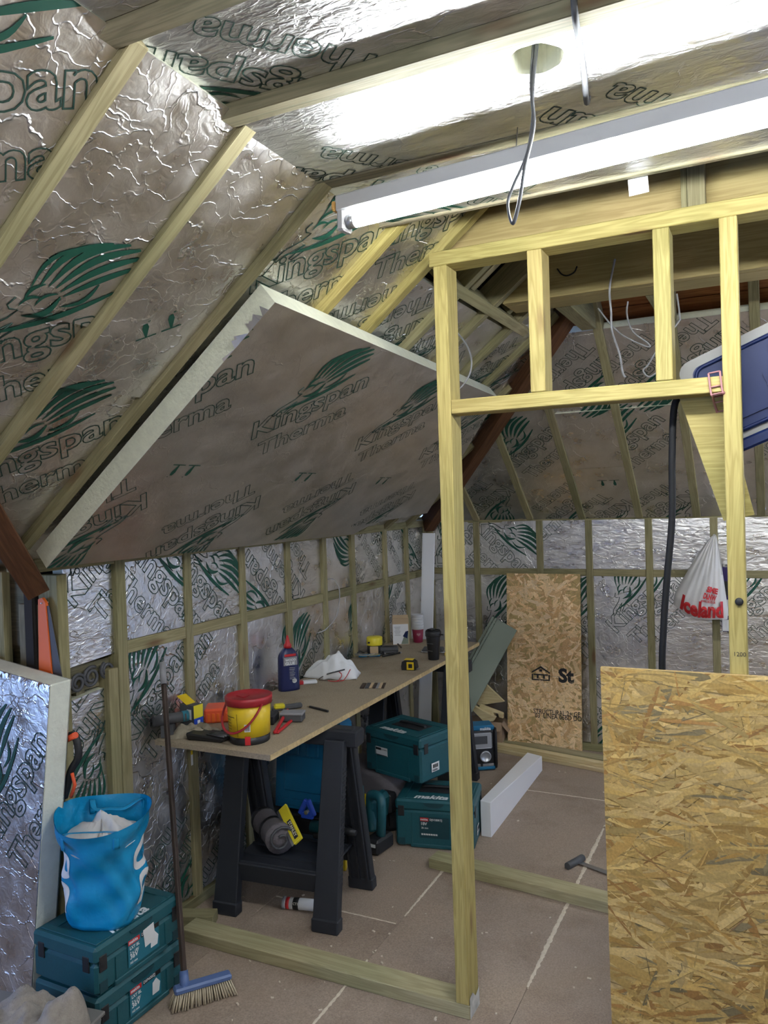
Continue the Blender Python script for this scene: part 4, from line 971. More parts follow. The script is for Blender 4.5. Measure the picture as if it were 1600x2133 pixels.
B().box((0, 0, .10), (.24, .20, .20), bev=.01).obj('tray', 'teal', tb, tbm); B().box((.10, -.09, .225), (.22, .014, .10), RX(-35) @ RY(-20), bev=.004).obj('lid', 'teal', tb, tbm)
for k, (px, py, s, mt, lb) in enumerate((((708, 1800, .03, 'yellow', 'small yellow bit box on the floor behind the trestle leg')), (748, 1745, .028, 'yellow2', 'crumpled yellow packet beside the open teal case'))):
    p = at_z(px, py + 15, 0); o = thing('yellow_packet', lb, 'packet', T(p.x, p.y, 0))
    B().box((p.x, p.y + .02, s * 1.5), (s * 1.6, s * 1.2, s * 3), RZ(20 + 40 * k), bev=.004).obj('wrap', mt, o); B().box((p.x + .002, p.y + .018, s * 2.2), (s * 1.5, s * 1.3, s * .6), RZ(20 + 40 * k), bev=.002).obj('print_band', 'brown_dark', o)
for k, (px, py, L_, a, lb) in enumerate(((800, 1757, .045, 10, 'tiny pale wood block beside the teal cordless saw'), (810, 1722, .07, 60, 'pale wood wedge leaning between the saw and the teal case'))):
    p = at_z(px, py, 0.012); o = B().prism([(-L_ / 2, -.011), (L_ / 2, -.013), (L_ / 2 - .006, .012), (-L_ / 2 + .004, .012)], -.03, .0, T(p.x, p.y, .0) @ RZ(a) @ RX(90)); o = o.obj('wood_offcut', 'planed', None); tag(o, lb, 'offcut')

# ---- radio
rp = at_z(985, 1607, 0); rm = T(rp.x, rp.y + .06, 0) @ RZ(32)
ra = thing('site_radio', 'black and teal jobsite radio with grey display behind the door post', 'radio', rm)
B().box((0, 0, .14), (.26, .12, .27), bev=.028, seg=2).obj('body', 'dark_plastic', ra, rm); B().box((0, -.002, .272), (.23, .122, .035), bev=.010).obj('top_cap', 'blue_plastic', ra, rm); B().box((0, -.003, .02), (.24, .124, .03), bev=.010).obj('base_cap', 'blue_plastic', ra, rm)
B().box((.01, -.0625, .195), (.17, .006, .10), bev=.006).obj('display_bezel', 'silver', ra, rm); B().box((.01, -.066, .20), (.11, .002, .05)).obj('display', 'grey_dark', ra, rm)
for x in (.05, -.06): B().lathe([(.036, 0), (.036, .012), (.030, .016), (.026, .008), (.0001, .008)], 24, T(x, -.061, .095) @ RX(90)).obj('dial', 'silver', ra, rm)
for x in (-.05, .0, .05, .085): B().box((x, -.0625, .04), (.036, .004, .018), bev=.002).obj('button', 'grey', ra, rm)
for x in (-.118, .118): B().tube([(x, -.055, .02), (x, -.066, .05), (x, -.066, .24), (x, -.05, .27)], .010, 8).obj('bumper_bar', 'black', ra, rm)
q = B(); put_text(q, 'makita', rm @ T(.02, -.064, .262) @ RX(90), .07, fat=.035); q.obj('brand_lettering', 'white', ra, I4, fix=False)

# ---- white fascia, loose timbers, offcuts
wn0, wf0 = at_z(1024, 1745, 0), at_z(1130, 1605, 0)
b = B(); L_ = wf0.y - wn0.y
b.hexa([(wn0.x - .055, wn0.y, 0), (wn0.x, wn0.y, 0), (wf0.x, wf0.y, 0), (wf0.x - .10, wf0.y + .02, 0)], [(wn0.x - .055, wn0.y, .185), (wn0.x, wn0.y, .18), (wf0.x, wf0.y, .092), (wf0.x - .10, wf0.y + .02, .098)], .002)
tag(b.obj('fascia_board', 'white_gloss'), 'long white plastic fascia lying on the floor beyond the teal case', 'fascia')
wa, wb2 = V((-2.195, 5.02, .0)), V((-2.125, 5.17, 1.49))
x_ = (wb2 - wa); L_ = x_.length; mm = plane(wa, (1, .18, 0), x_)
b = B().box((0, L_ / 2, 0), (.085, L_, .012), bev=.002).box((-.044, L_ / 2, -.018), (.010, L_, .045), bev=.002); tag(b.obj('trim_board', 'white_gloss', None, mm), 'white plastic angle trim standing upright in the far left corner', 'trim')
l0, l1 = at_z(893, 1808, 0), at_z(1272, 1905, 0); dd = (l1 - l0).normalized(); nn = V((-dd.y, dd.x, 0))
o = timber('loose_timber', l0 + nn * .048 + V((0, 0, .0235)), l0 + dd * 1.35 + nn * .048 + V((0, 0, .0235)), .095, .047, 'greenplate'); tag(o, 'loose length of treated timber lying on the floor behind the door post', 'timber')
t0, t1 = at_z(1000, 1560, 0), at_z(1265, 1612, 0); dd = (t1 - t0).normalized(); nn = V((-dd.y, dd.x, 0))
for k, (off, z, w_, h_, mt, lb) in enumerate(((.022, .0125, .044, .025, 'planed', 'nearest of the thin timber battens on the floor by the far wall'), (.070, .0125, .044, .025, 'stud', 'middle of the thin timber battens on the floor by the far wall'), (.046, .0378, .05, .025, 'planed', 'top batten lying across the others on the floor by the far wall'), (.145, .0235, .09, .047, 'greenplate', 'thick treated batten farthest back on the floor by the far wall'))):
    s0 = -.12 if k < 3 else -.05
    o = timber('floor_batten', t0 + dd * s0 + nn * off + V((0, 0, z)), t0 + dd * (1.9 + .1 * k) + nn * off + V((0, 0, z)), w_, h_, mt); tag(o, lb, 'batten', 'battens by the far wall')
p = at_z(372, 1932, 0); q_ = at_z(432, 1928, 0)
o = timber('wood_offcut', (p.x - .02, p.y + .03, .022), (q_.x + .02, q_.y + .03, .022), .07, .044, 'stud'); tag(o, 'short timber offcut on the floor beside the left wall behind the broom', 'offcut')
g0, g1 = at_y(938, 1492, 4.95), at_y(1047, 1296, 5.24); x_ = (g1 - g0).normalized(); vw = (EYE - g0).normalized(); mm = plane((g0 + g1) / 2, x_, vw.cross(x_)); L_ = (g1 - g0).length
gb = thing('sage_board', 'sage green painted board leaning behind the post in the far corner', 'board', mm)
B().box((0, -.035, 0), (L_, .155, .02), bev=.002).obj('plank', 'sage', gb, mm); B().box((0, .052, .004), (L_, .016, .03), bev=.002).box((0, .072, -.004), (L_, .02, .016), bev=.002).obj('moulded_edge', 'sage', gb, mm)
c0 = at_z(985, 1553, 0); c1 = at_z(1052, 1553, 0)
cbm = T((c0.x + c1.x) / 2 - .03, (c0.y + c1.y) / 2 + .0, 0) @ RZ(6)
cb = thing('cardboard_box', 'open cardboard box of wood scraps beside the leaning strand board', 'box', cbm)
b = B(); b.box((0, -.075, .09), (.28, .004, .18)).box((0, .075, .09), (.28, .004, .18)).box((-.138, 0, .09), (.004, .15, .18)).box((.138, 0, .09), (.004, .15, .18)).box((0, 0, .003), (.28, .15, .004)).obj('carton', 'card', cb, cbm)
B().box((0, -.105, .165), (.28, .075, .003), RX(38)).obj('flap', 'card', cb, cbm); B().box((.16, 0, .15), (.07, .15, .003), RY(50)).obj('flap', 'card', cb, cbm)
def scrap(poly, th, m, lb): tag(B().prism(poly, 0, th, m).obj('wood_scrap', 'planed'), lb, 'offcut', 'scraps in the cardboard box')
def px_poly(pts, y): 
    P_ = plane((0, y, 0), (1, 0, 0), (0, 0, 1)); return [uv_at(P_, *p) for p in pts], P_
pl, P_ = px_poly([(1005, 1415), (1052, 1460), (1000, 1468), (980, 1452)], 5.20); scrap(pl, .02, P_, 'triangular knotty board piece on top in the cardboard box')
pl, P_ = px_poly([(983, 1464), (1020, 1485), (1035, 1492), (1030, 1500), (1010, 1500), (985, 1474)], 5.13); scrap(pl, .03, P_, 'pale slanted wood scrap at the front of the cardboard box')
pl, P_ = px_poly([(1003, 1466), (1050, 1484), (1050, 1494), (1043, 1492), (1040, 1484), (1030, 1482), (1034, 1492), (1026, 1497), (1000, 1478)], 5.16); scrap(pl, .03, P_, 'notched pale wood scrap at the right of the cardboard box')
s0, s1, s2_ = at_z(1182, 1806, .012), at_z(1214, 1788, .012), at_z(1290, 1828, .006)
sq = thing('try_square', 'grey handled steel try square lying on the floor near the strand board', 'square', T(s0.x, s0.y, 0))
B().cyl((s0.x, s0.y, .016), (s1.x, s1.y, .016), .016, n=14).obj('handle', 'grey_dark', sq); e_ = V((s1.x, s1.y, .008)) * .7 + V((s0.x, s0.y, .008)) * .3
timber('blade', e_, (s2_.x, s2_.y, .008), .03, .003, 'steel', sq)

# ---- near left corner
lx = V((math.cos(R(7.9)), 0, -math.sin(R(7.9)))); up_ = V((math.sin(R(7.9)), 0, math.cos(R(7.9))))
lm = plane((-2.166, 1.852, 1.163), lx, up_)      # origin at the front top right corner
lb = thing('insulation_offcut', 'thick foam insulation board with bluish foil face leaning at the far left', 'insulation board', lm)
TH = .09
B().box((-.25, -.58, -.001), (.50, 1.16, .002)).obj('foil_face', 'foil', lb, lm); B().box((-.25, -.58, -TH / 2 - .002), (.50, 1.16, TH - .002), bev=.004).obj('foam_core', 'foam_white', lb, lm); B().box((-.25, -.58, -TH - .001), (.5, 1.16, .002)).obj('back_foil', 'foil', lb, lm)
t = B(); print_unit(t, -.10, -.42, 62); 
for x, y, nx, ny in ((0, 0, 1, 0), (-.5, 0, -1, 0)): bmesh.ops.bisect_plane(t.bm, geom=t.bm.verts[:] + t.bm.edges[:] + t.bm.faces[:], plane_co=(x, y, 0), plane_no=(nx, ny, 0), clear_outer=True)
t.obj('printed_lettering', ['print_dark', 'print_green'], lb, lm @ T(0, 0, .001), fix=False)
r = B()
for k in range(30):
    x = -.5 + .5 * k / 30; h = rnd.uniform(.008, .03); r.add([(x, .0, .003), (x + .022, .0, .003), (x + .011 + rnd.uniform(-.01, .01), -h, .006 + rnd.uniform(0, .008))], [(0, 1, 2)])
tag(r.obj('torn_foil', 'foil', lb, lm, fix=False), None, None, kind='stuff')
# handsaw hung against the stud
sy = 1.968; s_t, s_b = at_y(84, 1243, sy), at_y(150, 1560, sy)
sw = thing('handsaw', 'handsaw with orange guarded edge hanging handle down against the stud', 'saw', T(s_b))
PSW = plane((0, sy, 0), (1, 0, 0), (0, 0, 1))
pl = [uv_at(PSW, *p) for p in ((96, 1262), (102, 1262), (132, 1420), (140, 1540), (118, 1545), (112, 1420))]; B().prism(pl, -.001, .001, PSW).obj('blade', 'grey_dark', sw)
pl = [uv_at(PSW, *p) for p in ((82, 1248), (90, 1245), (97, 1255), (112, 1420), (122, 1545), (98, 1545), (84, 1420))]; B().prism(pl, -.006, .006, PSW).obj('edge_guard', 'orange', sw)
gp = [at_y(x, y, sy) for x, y in ((138, 1535), (155, 1532), (163, 1555), (162, 1580), (148, 1605), (140, 1640), (134, 1660))]; B().tube(smooth_path(gp, 4), .013, 10).obj('grip', 'dark_plastic', sw)
gp = [at_y(x, y, sy - .008) for x, y in ((140, 1540), (158, 1531))]; B().cyl(gp[0], gp[1], .011).obj('orange_collar', 'orange_red', sw); gp = [at_y(x, y, sy - .008) for x, y in ((150, 1610), (156, 1635), (148, 1660))]; B().tube(gp, .006, 8).obj('orange_inlay', 'orange_red', sw)
B().cyl((at_y(90, 1256, sy).x, sy - .01, at_y(90, 1256, sy).z), (at_y(90, 1256, sy).x, sy + .09, at_y(90, 1256, sy).z), .0025, n=8).obj('hanging_nail', 'steel', sw)
# row of coiled black pipe seen in the gap of the left wall
for k, (y, z, r0) in enumerate(((2.09, 1.105, .036), (2.155, 1.115, .040), (2.235, 1.125, .034))):
    pts = [(XW - .028 - .0 * a, y + r0 * (1 - a * .055) * math.cos(a * .9 + k), z + r0 * (1 - a * .055) * math.sin(a * .9 + k)) for a in [q * .7 for q in range(18)]]
    o = B(); o.tube(smooth_path(pts, 2), .0065, 8); o = o.obj('pipe_coil', 'grey_dark'); tag(o, ('left', 'middle', 'right')[k] + ' of three dark pipe coils stuffed in the wall gap', 'pipe coil', 'pipe coils in the wall gap')
# shopping bag on the cases
bp = V((-2.085, 1.975, .3325)); bgm = T(bp) @ RZ(24)
sb_ = thing('shopping_bag', 'turquoise woven shopping bag standing on the stacked teal cases', 'bag', bgm)
def sbag(u, v, ins=0.0):
    a = 2 * math.pi * u; k = v ** .8
    hx = .098 + .055 * k + .012 * math.sin(v * 7); hy = .065 + .075 * k + .008 * math.sin(v * 5 + 2)
    e = .45 + .45 * k; cx, sx = math.cos(a), math.sin(a)
    x = (hx - ins) * math.copysign(abs(cx) ** e, cx); y = (hy - ins) * math.copysign(abs(sx) ** e, sx)
    w_ = .006 * math.sin(9 * a + 13 * v) * math.sin(math.pi * v) + .005 * math.sin(4 * a - 17 * v + 1)
    x += w_ * cx + .012 * v * v; y += w_ * sx + .01 * math.sin(v * 4)
    z = v * .375 + (.018 * sx + .012 * math.cos(2 * a)) * v * v
    return V((x, y, z))
b = B(); rr_ = b.grid(lambda u, v: sbag(u, v), 72, 28, closed_u=True); b.bm.faces.new(rr_[:72][::-1]); b.obj('shell', 'bag_blue', sb_, bgm)
b = B(); vv = b.grid(lambda u, v: (lambda p: V((p.x * v * .82, p.y * v * .80, p.z - .085 + .05 * (1 - v) * (1 + .5 * math.sin(u * 31 + v * 9)))))(sbag(u, 1, .006)), 48, 8, closed_u=True); b.obj('white_contents', 'bag_white', sb_, bgm)
b = B(); b.grid(lambda u, v: sbag(u, .925 + .075 * v, -.0015), 72, 3, closed_u=True); b.obj('rim_band', 'bag_blue', sb_, bgm)
for u0 in (.25, .75):
    p0, p1 = sbag(u0 - .09, .97, .006), sbag(u0 + .09, .97, .006); mid = (p0 + p1) / 2; c = V((mid.x * .55, mid.y * .55, mid.z - .015))
    B().tube(smooth_path([p0 - V((0, 0, .05)), p0, c + (p0 - mid) * .6, c, c + (p1 - mid) * .6, p1, p1 - V((0, 0, .05))], 4), .011, 6, 0, .15).obj('handle', 'bag_blue', sb_, bgm)
def ring_on(u0, v0, ru, rv, a0, a1, t0=.55):
    b = B(); b.grid(lambda s, r_: sbag(u0 + ru * (t0 + (1 - t0) * r_) * math.cos(a0 + (a1 - a0) * s), v0 + rv * (t0 + (1 - t0) * r_) * math.sin(a0 + (a1 - a0) * s), -.0012), 28, 4); return b
for k, (u0, v0) in enumerate(((.615, .62), (1.0, .60))):
    ring_on(u0, v0, .055, .15, 0, 2 * math.pi).obj('logo_letter', 'white', sb_, bgm, fix=False)
    ring_on(u0 + (.02 if k else -.02), v0 - .33, .055, .15, 0, 2 * math.pi).obj('logo_letter', 'white', sb_, bgm, fix=False)
# tub with towel in front of the cases
tp = T(-2.06, 1.62, 0) @ RZ(8)
tb2 = thing('storage_tub', 'grey translucent storage tub under the grey towel at the lower left', 'tub', tp)
def q4(z, a, b_): return [(-a, -b_, z), (a, -b_, z), (a, b_, z), (-a, b_, z)]
B().hexa(q4(0, .17, .09), q4(.185, .20, .11), .008).obj('body', 'clear_plastic', tb2, tp); B().box((0, 0, .19), (.41, .23, .014), bev=.004).obj('rim', 'tub_grey', tb2, tp)
def towel(u, v):
    x = (u - .5) * .40; y = (v - .5) * .30
    r2 = (x / .2) ** 2 + (y / .15) ** 2
    nz = noise.noise(V((x * 11, y * 9, 3.1))); n2 = noise.noise(V((x * 24 + 5, y * 15 - x * 9, 1.7))); n3 = noise.noise(V((x * 60, y * 60, 8)))
    z = .222 + .070 * math.exp(-((x - .11) ** 2 / .0022 + (y + .02 - .5 * x) ** 2 / .007)) + .035 * math.exp(-((x + .04) ** 2 / .004 + (y - .02 + .4 * x) ** 2 / .008)) + .030 * (1 - abs(nz) * 2.2) + .022 * (1 - abs(n2) * 2) + .004 * n3 - .03
    q = min(1.0, max(0.0, (r2 - .55) / .75)); z -= .20 * q * q * (3 - 2 * q)
    return V((x * (1 + .05 * math.sin(9 * v)), y * (1 + .07 * math.sin(7 * u)), max(.012, z)))
b = B(); b.grid(towel, 60, 46); tw = b.obj('towel', 'towel', None, T(-2.02, 1.60, .0) @ RZ(8)); tag(tw, 'crumpled grey towel thrown over the tub at the lower left', 'towel')
md = tw.modifiers.new('thickness', 'SOLIDIFY'); md.thickness = .008; md.offset = 1
# broom
hb_ = at_z(420, 2090, .03); p_b = at_z(384, 2042, .085); p_t = V((-2.235, 2.47, 1.11))
br = thing('broom', 'soft broom with dark handle and blue head leaning on the left wall', 'broom', T(p_b.x, p_b.y, 0))
dr = (p_t - p_b).normalized()
timber('pole', p_b, p_t - dr * .085, .021, .021, 'pole_wood', br, bev=.008); B().cyl(p_t - dr * .09, p_t, .0135, .0125, 16).obj('hanging_cap', 'grey', br); B().tube([p_t + V((0, 0, .012)) + V((.0, .008 * math.cos(a), .008 * math.sin(a))) for a in [k * .785 for k in range(8)]], .002, 5, closed=True).obj('hanging_ring', 'grey_dark', br)
B().cyl(p_b - dr * .035, p_b + dr * .03, .018, .015, 16).obj('socket', 'broom_blue', br)
hdir = (at_z(472, 2048, .06) - at_z(372, 2078, .06)).normalized(); hc = p_b - dr * .03 + hdir * .062; hc.z = .066
hm_ = plane(hc, hdir, V((0, 0, 1)).cross(hdir))
B().box((0, 0, 0), (.20, .042, .022), bev=.006).obj('head', 'broom_blue', br, hm_)
b = B()
for i in range(26):
    for j in range(4):
        x = -.094 + i * .188 / 25; y = -.015 + j * .010; sp = (x / .094) * .018 + rnd.uniform(-.004, .004)
        b.cyl((x, y, -.008), (x + sp, y + (j - 1.5) * .007 + rnd.uniform(-.003, .003), -.064 + rnd.uniform(0, .004)), .0022, .0034, 5)
tag(b.obj('bristles', 'bristle', br, hm_), None, None, kind='stuff')
# ---- things on the worktop
ZT = .80
def on(px, py): 
    p = at_z(px, py, ZT); p.x = max(p.x, -2.20); return p
p = on(521, 1541); m = T(p) @ RZ(-20)
bk = thing('bucket', 'yellow tub with red lid and handle at the near end of the worktop', 'bucket', m)
B().lathe([(.078, 0), (.080, .002), (.0815, .030)], 36, m).obj('base', 'black', bk)
B().lathe([(.0815, .030), (.0835, .09), (.0865, .158)], 36, m).obj('body', 'yellow', bk)
B().lathe([(.0865, .150), (.093, .152), (.0945, .172), (.0945, .182), (.088, .184), (.085, .178), (.0001, .178)], 36, m).obj('lid', 'red_dark', bk)
B().box((0, 0, 0), (.05, .03, .004), bev=.001).obj('lid_tab', 'red_dark', bk, m @ T(-.01, -.02, .181) @ RX(8))
hd = [V((.092 * math.cos(a), -.010 - .086 * math.sin(a) ** 1, .160 - .105 * math.sin(a))) for a in [math.pi * k / 20 for k in range(21)]]
hd = [V((v.x * (1.0 + .06 * math.sin(math.pi * i / 20)), v.y - .012, v.z)) for i, v in enumerate(hd)]
B().tube(hd, .0055, 8, 0, .6).obj('handle', 'red_dark', bk, m @ RZ(12))
def on_bucket(a0, z, w_, h_, mat, name, parent, r=.0842):
    b = B(); b.grid(lambda u, v: V(((r + .0006 + (z + h_ * (v - .5) - .09) * .04) * math.cos(a0 + (u - .5) * w_ / r), (r + .0006 + (z + h_ * (v - .5) - .09) * .04) * math.sin(a0 + (u - .5) * w_ / r), z + h_ * (v - .5))), 8, 2); return b.obj(name, mat, parent, m, fix=False)
lab = on_bucket(R(-40), .070, .024, .030, 'label_white', 'barcode_label', bk)
for k in range(5): on_bucket(R(-40) + (-.008 + k * .004) / .084, .070, .0018, .022, 'black', 'bar', lab, .0848)
on_bucket(R(-40), .020, .022, .034, 'red', 'size_tag', bk)
on_bucket(R(-100), .110, .07, .0025, 'brown_dark', 'print_line', bk); on_bucket(R(-68), .08, .0015, .09, 'brown_dark', 'print_line', bk)
for k in range(4): on_bucket(R(-108), .098 - k * .012, .055, .0018, 'brown_dark', 'print_line', bk)
on_bucket(R(-112), .132, .014, .013, 'orange', 'warning_mark', bk)
# carton with blue and yellow end
m = T(on(398, 1524)) @ T(.01, .025, 0) @ RZ(-8)
ct = thing('blade_carton', 'small black carton with yellow and blue end and open flap on the worktop', 'carton', m)
B().box((-.03, .0, .055), (.085, .05, .108), bev=.001).obj('carton', 'grey_dark', ct, m); B().box((.0132, 0, .082), (.0015, .05, .054)).obj('yellow_end', 'yellow2', ct, m); B().box((.0132, 0, .028), (.0015, .05, .054)).obj('blue_end', 'blue', ct, m)
B().box((.0145, 0, .03), (.001, .014, .03)).obj('white_mark', 'white', ct, m); B().box((-.015, -.0256, .07), (.026, .001, .042)).obj('white_label', 'label_white', ct, m)
B().box((-.055, -.0, .122), (.075, .05, .0015), RY(28)).obj('flap', 'yellow', ct, m)
# black bit tray
m = T(on(425, 1546)) @ T(0, .045, 0) @ RZ(6)
tr_ = thing('bit_tray', 'black bit tray with metal bits in front of the red lidded tub', 'tray', m)
B().hexa([(-.09, -.04, 0), (.07, -.04, 0), (.09, .04, 0), (-.08, .04, 0)], [(-.095, -.045, .03), (.085, -.045, .018), (.1, .045, .018), (-.085, .045, .03)], .006).obj('tray', 'black', tr_, m)
for k in range(6): B().cyl((.0 + .006 * k, -.03 + .012 * k, .028), (.085 + .004 * k, -.035 + .012 * k, .024), .003, .0045, 8).obj('bit', 'brush', tr_, m)
# organiser, cloth, gloves, tube
m = T(-2.14, 2.80, ZT) @ RZ(33)
og = thing('organiser_case', 'flat orange and black organiser case behind the yellow tub', 'tool case', m)
B().box((0, 0, .032), (.24, .12, .062), bev=.008).obj('body', 'orange_red', og, m); B().box((.065, -.002, .032), (.115, .124, .064), bev=.004).obj('black_side', 'dark_plastic', og, m)
for k in range(5): B().box((-.10 + .02 * k, -.0605, .026), (.012, .003, .036), bev=.001).obj('rib', 'orange', og, m)
def heap(name, label, cat, m, sx, sy, h, mat, seed, n=22):
    r_ = random.Random(seed); ph = [r_.uniform(0, 6) for _ in range(6)]
    def f(u, v):
        x = (u - .5) * 2; y = (v - .5) * 2; e = max(0, 1 - x ** 4) * max(0, 1 - y ** 4)
        z = h * e ** .6 * (.62 + .25 * math.sin(4 * x + ph[0]) * math.cos(3 * y + ph[1]) + .14 * math.sin(9 * x + 5 * y + ph[2]))
        return V((x * sx * (1 + .12 * math.sin(3 * y + ph[3])), y * sy * (1 + .15 * math.sin(3 * x + ph[4])), max(.0004, z)))
    b = B(); b.grid(f, n, n); rim = [f(i / (n - 1), 0) for i in range(n)]
    o = b.obj(name, mat, None, m); return tag(o, label, cat)
heap('work_glove', 'beige work cloth crumpled at the near wall end of the worktop', 'cloth', T(-2.150, 2.555, ZT + .0005) @ RZ(20), .085, .06, .055, 'cloth_beige', 3)
m = T(-2.215, 2.50, ZT + .028)
tt = thing('spray_tube', 'teal and black tube lying behind the beige cloth on the worktop', 'tube', m)
B().cyl((-.05, -.06, .045), (.02, .05, .045), .022, n=18).obj('tube', 'grey_dark', tt, m); B().cyl((.012, .038, .045), (.025, .06, .045), .0225, n=18).obj('teal_end', 'label_teal', tt, m); B().box((-.02, -.01, .0), (.05, .05, .05), RZ(30)).obj('holder', 'grey_dark', tt, m)
m = T(-2.195, 3.0, ZT) @ RZ(25)
gl = thing('work_glove', 'grey and yellow work glove lying behind the orange organiser', 'glove', m)
B().box((0, 0, .045), (.10, .075, .03), RX(8) @ RY(-14), bev=.012, seg=2).obj('palm', 'grey_dark', gl, m); B().box((.02, 0, .063), (.07, .03, .008), RY(-14), bev=.003).obj('yellow_stripe', 'yellow', gl, m)
for k in range(4): B().tube([(.045, -.03 + .02 * k, .05), (.075, -.034 + .022 * k, .045), (.095, -.036 + .023 * k, .012)], .009, 8).obj('finger', 'grey_dark', gl, m)
B().box((-.03, 0, .016), (.05, .06, .03), bev=.008).obj('cuff', 'grey', gl, m)
# right of the tub: grey box, red clamp, black yellow knife
m = T(on(606, 1506)) @ T(-.01, .03, 0) @ RZ(18)
gb_ = thing('bit_box', 'small dark grey rounded case beside the red clamp', 'case', m)
B().box((0, 0, .018), (.10, .06, .034), bev=.006).obj('base', 'grey_dark', gb_, m); B().box((0, 0, .036), (.104, .064, .012), bev=.004).obj('lid', 'grey', gb_, m)
a_, b_2, c_2 = on(572, 1531), on(600, 1492), on(598, 1507)
m = T(a_)
rcp = thing('bar_clamp', 'red handled folding tool lying right of the yellow tub', 'tool', m)
timber('handle', a_ + V((0, 0, .010)), b_2 + V((-.0, .0, .028)), .014, .014, 'red', rcp, bev=.004); timber('handle', a_ + V((.006, .01, .007)), c_2 + V((.01, .02, .008)), .014, .012, 'red', rcp, bev=.004); B().box(on(560, 1508) + V((.0, .02, .022)), (.05, .09, .04), RZ(20), bev=.006).obj('jaw_block', 'dark_plastic', rcp)
m = T(on(598, 1478)) @ RZ(40)
kn = thing('utility_knife', 'black and yellow utility knife behind the red clamp', 'knife', m)
B().box((0, 0, .012), (.14, .026, .022), RY(-3), bev=.006).obj('handle', 'grey_dark', kn, m); B().box((-.035, -.004, .020), (.05, .032, .022), bev=.006).obj('yellow_grip', 'yellow2', kn, m)
# glue bottle
p = V((-2.195, 3.335, ZT)); m = T(p) @ RZ(52)
gb2 = thing('glue_bottle', 'navy wood glue bottle with red nozzle on the worktop', 'bottle', m)
def bott(u, v):
    a = 2 * math.pi * u; k = 1 - .06 * v if v < .72 else (1 - .043) * (1 - ((v - .72) / .28) ** 2.2 * .66)
    ex = .7; c, s = math.cos(a), math.sin(a)
    return V((.054 * k * math.copysign(abs(c) ** ex, c), .034 * (k if v < .75 else max(k, .42)) * math.copysign(abs(s) ** ex, s), .215 * v))
b = B(); r_ = b.grid(bott, 40, 18, closed_u=True); b.bm.faces.new(r_[:40][::-1]); b.bm.faces.new(r_[-40:]); b.obj('body', 'navy', gb2, m)
B().lathe([(.020, .212), (.020, .228), (.013, .236), (.0075, .262), (.004, .275), (.0001, .275)], 20, m).obj('nozzle', 'red', gb2)
F = m @ T(-.030, -.0352, 0) @ RX(90)
lbp = B().box((.030, .15, .0006), (.072, .042, .0012)).obj('label', 'grey', gb2, F); q = B(); put_text(q, 'WOOD', F @ T(.003, .151, .0016), .055, fat=.035); put_text(q, 'GLUE', F @ T(.003, .132, .0016), .050, fat=.035); q.obj('label_print', 'white', lbp, I4, fix=False)
B().box((.030, .180, .0004), (.06, .012, .001)).obj('red_label', 'red', gb2, F)
q = B(); [q.box(F @ V((.028, .118 - .008 * k, .0012)), (.055 - .006 * (k % 3), .0016, .0018)) for k in range(8)]
q.lathe([(.012, 0), (.012, .001), (.009, .001), (.009, 0)], 20, F @ T(.048, .05, .0004)); tag(q.obj('small_print', 'label_white', gb2), None, None, kind='stuff')
# packet, pencil, sanding strips
m = T(on(608, 1422)) @ T(.02, 0, 0) @ RZ(38); o = thing('screw_packet', 'red and white packet lying beside the glue bottle', 'packet', m); B().box((0, 0, .009), (.12, .04, .016), bev=.004).obj('wrap', 'white', o, m); B().box((-.035, 0, .0095), (.05, .041, .0165), bev=.003).obj('red_end', 'red', o, m)
a_, b_2 = on(645, 1474), on(684, 1484); o = thing('pencil', 'black carpenter pencil lying alone at the front of the worktop', 'pencil', T(a_)); timber('shaft', a_ + V((0, 0, .005)), b_2 + V((0, 0, .005)), .010, .009, 'black', o, bev=.002); B().cyl(a_ + V((0, 0, .005)), a_ + (a_ - b_2).normalized() * .018 + V((0, 0, .005)), .0045, .0008, 8).obj('tip', 'card_light', o)
m = T(on(779, 1429)) @ RZ(20); o = thing('sanding_strips', 'striped stack of brown sanding strips on the worktop', 'sandpaper', m)
for k, (mt, x) in enumerate((('brown_dark', -.055), ('grey_dark', -.03), ('card_light', -.012), ('brown_dark', .006), ('grey', .022), ('card_light', .036), ('brown_dark', .05))): B().box((x, 0, .002 + .0006 * (k % 3)), (.020 if k < 2 else .014, .11, .003), RZ(0)).obj('strip', mt, o, m)
# dust mask
p = on(706, 1412); m = T(p) @ T(-.03, .02, 0) @ RZ(18)
mk_ = thing('dust_mask', 'crumpled white dust mask with red strap on the worktop', 'mask', m)
def mask(u, v):
    x = (u - .5) * .25; y = (v - .5) * .15
    e = max(0, 1 - (abs(u - .5) * 2) ** 2.4) * max(0, 1 - (abs(v - .5) * 2) ** 2.2)
    z = .020 + .085 * e ** .7 * (1 + .35 * math.exp(-((u - .55) / .08) ** 2)) + .010 * math.sin(26 * u + 8 * v) * e + .006 * math.sin(19 * v - 11 * u)
    z -= .020 * (1 - e) ** 2
    x2 = x - (.05 if u < .2 else 0) * (1 - u / .2) * (1 if u < .2 else 0)
    return V((x2, y * (1 - .75 * max(0, .3 - u) / .3), max(.001, z)))
b = B(); b.grid(mask, 34, 26); o = b.obj('fabric', 'mask_white', mk_, m); md = o.modifiers.new('th', 'SOLIDIFY'); md.thickness = .0015
B().tube(smooth_path([(.02, -.055, .045), (.05, -.085, .03), (.035, -.12, .006), (-.0, -.125, .005), (-.02, -.11, .005)], 5), .0022, 6).obj('strap', 'red', mk_, m); B().tube(smooth_path([(.09, -.05, .05), (.075, -.10, .02), (.06, -.115, .006), (.02, -.13, .005)], 5), .0022, 6).obj('strap', 'red', mk_, m); B().tube(smooth_path([(-.03, -.05, .03), (-.075, -.085, .006), (-.045, -.11, .005), (-.01, -.11, .005)], 5), .0018, 6).obj('strap', 'brown_dark', mk_, m)
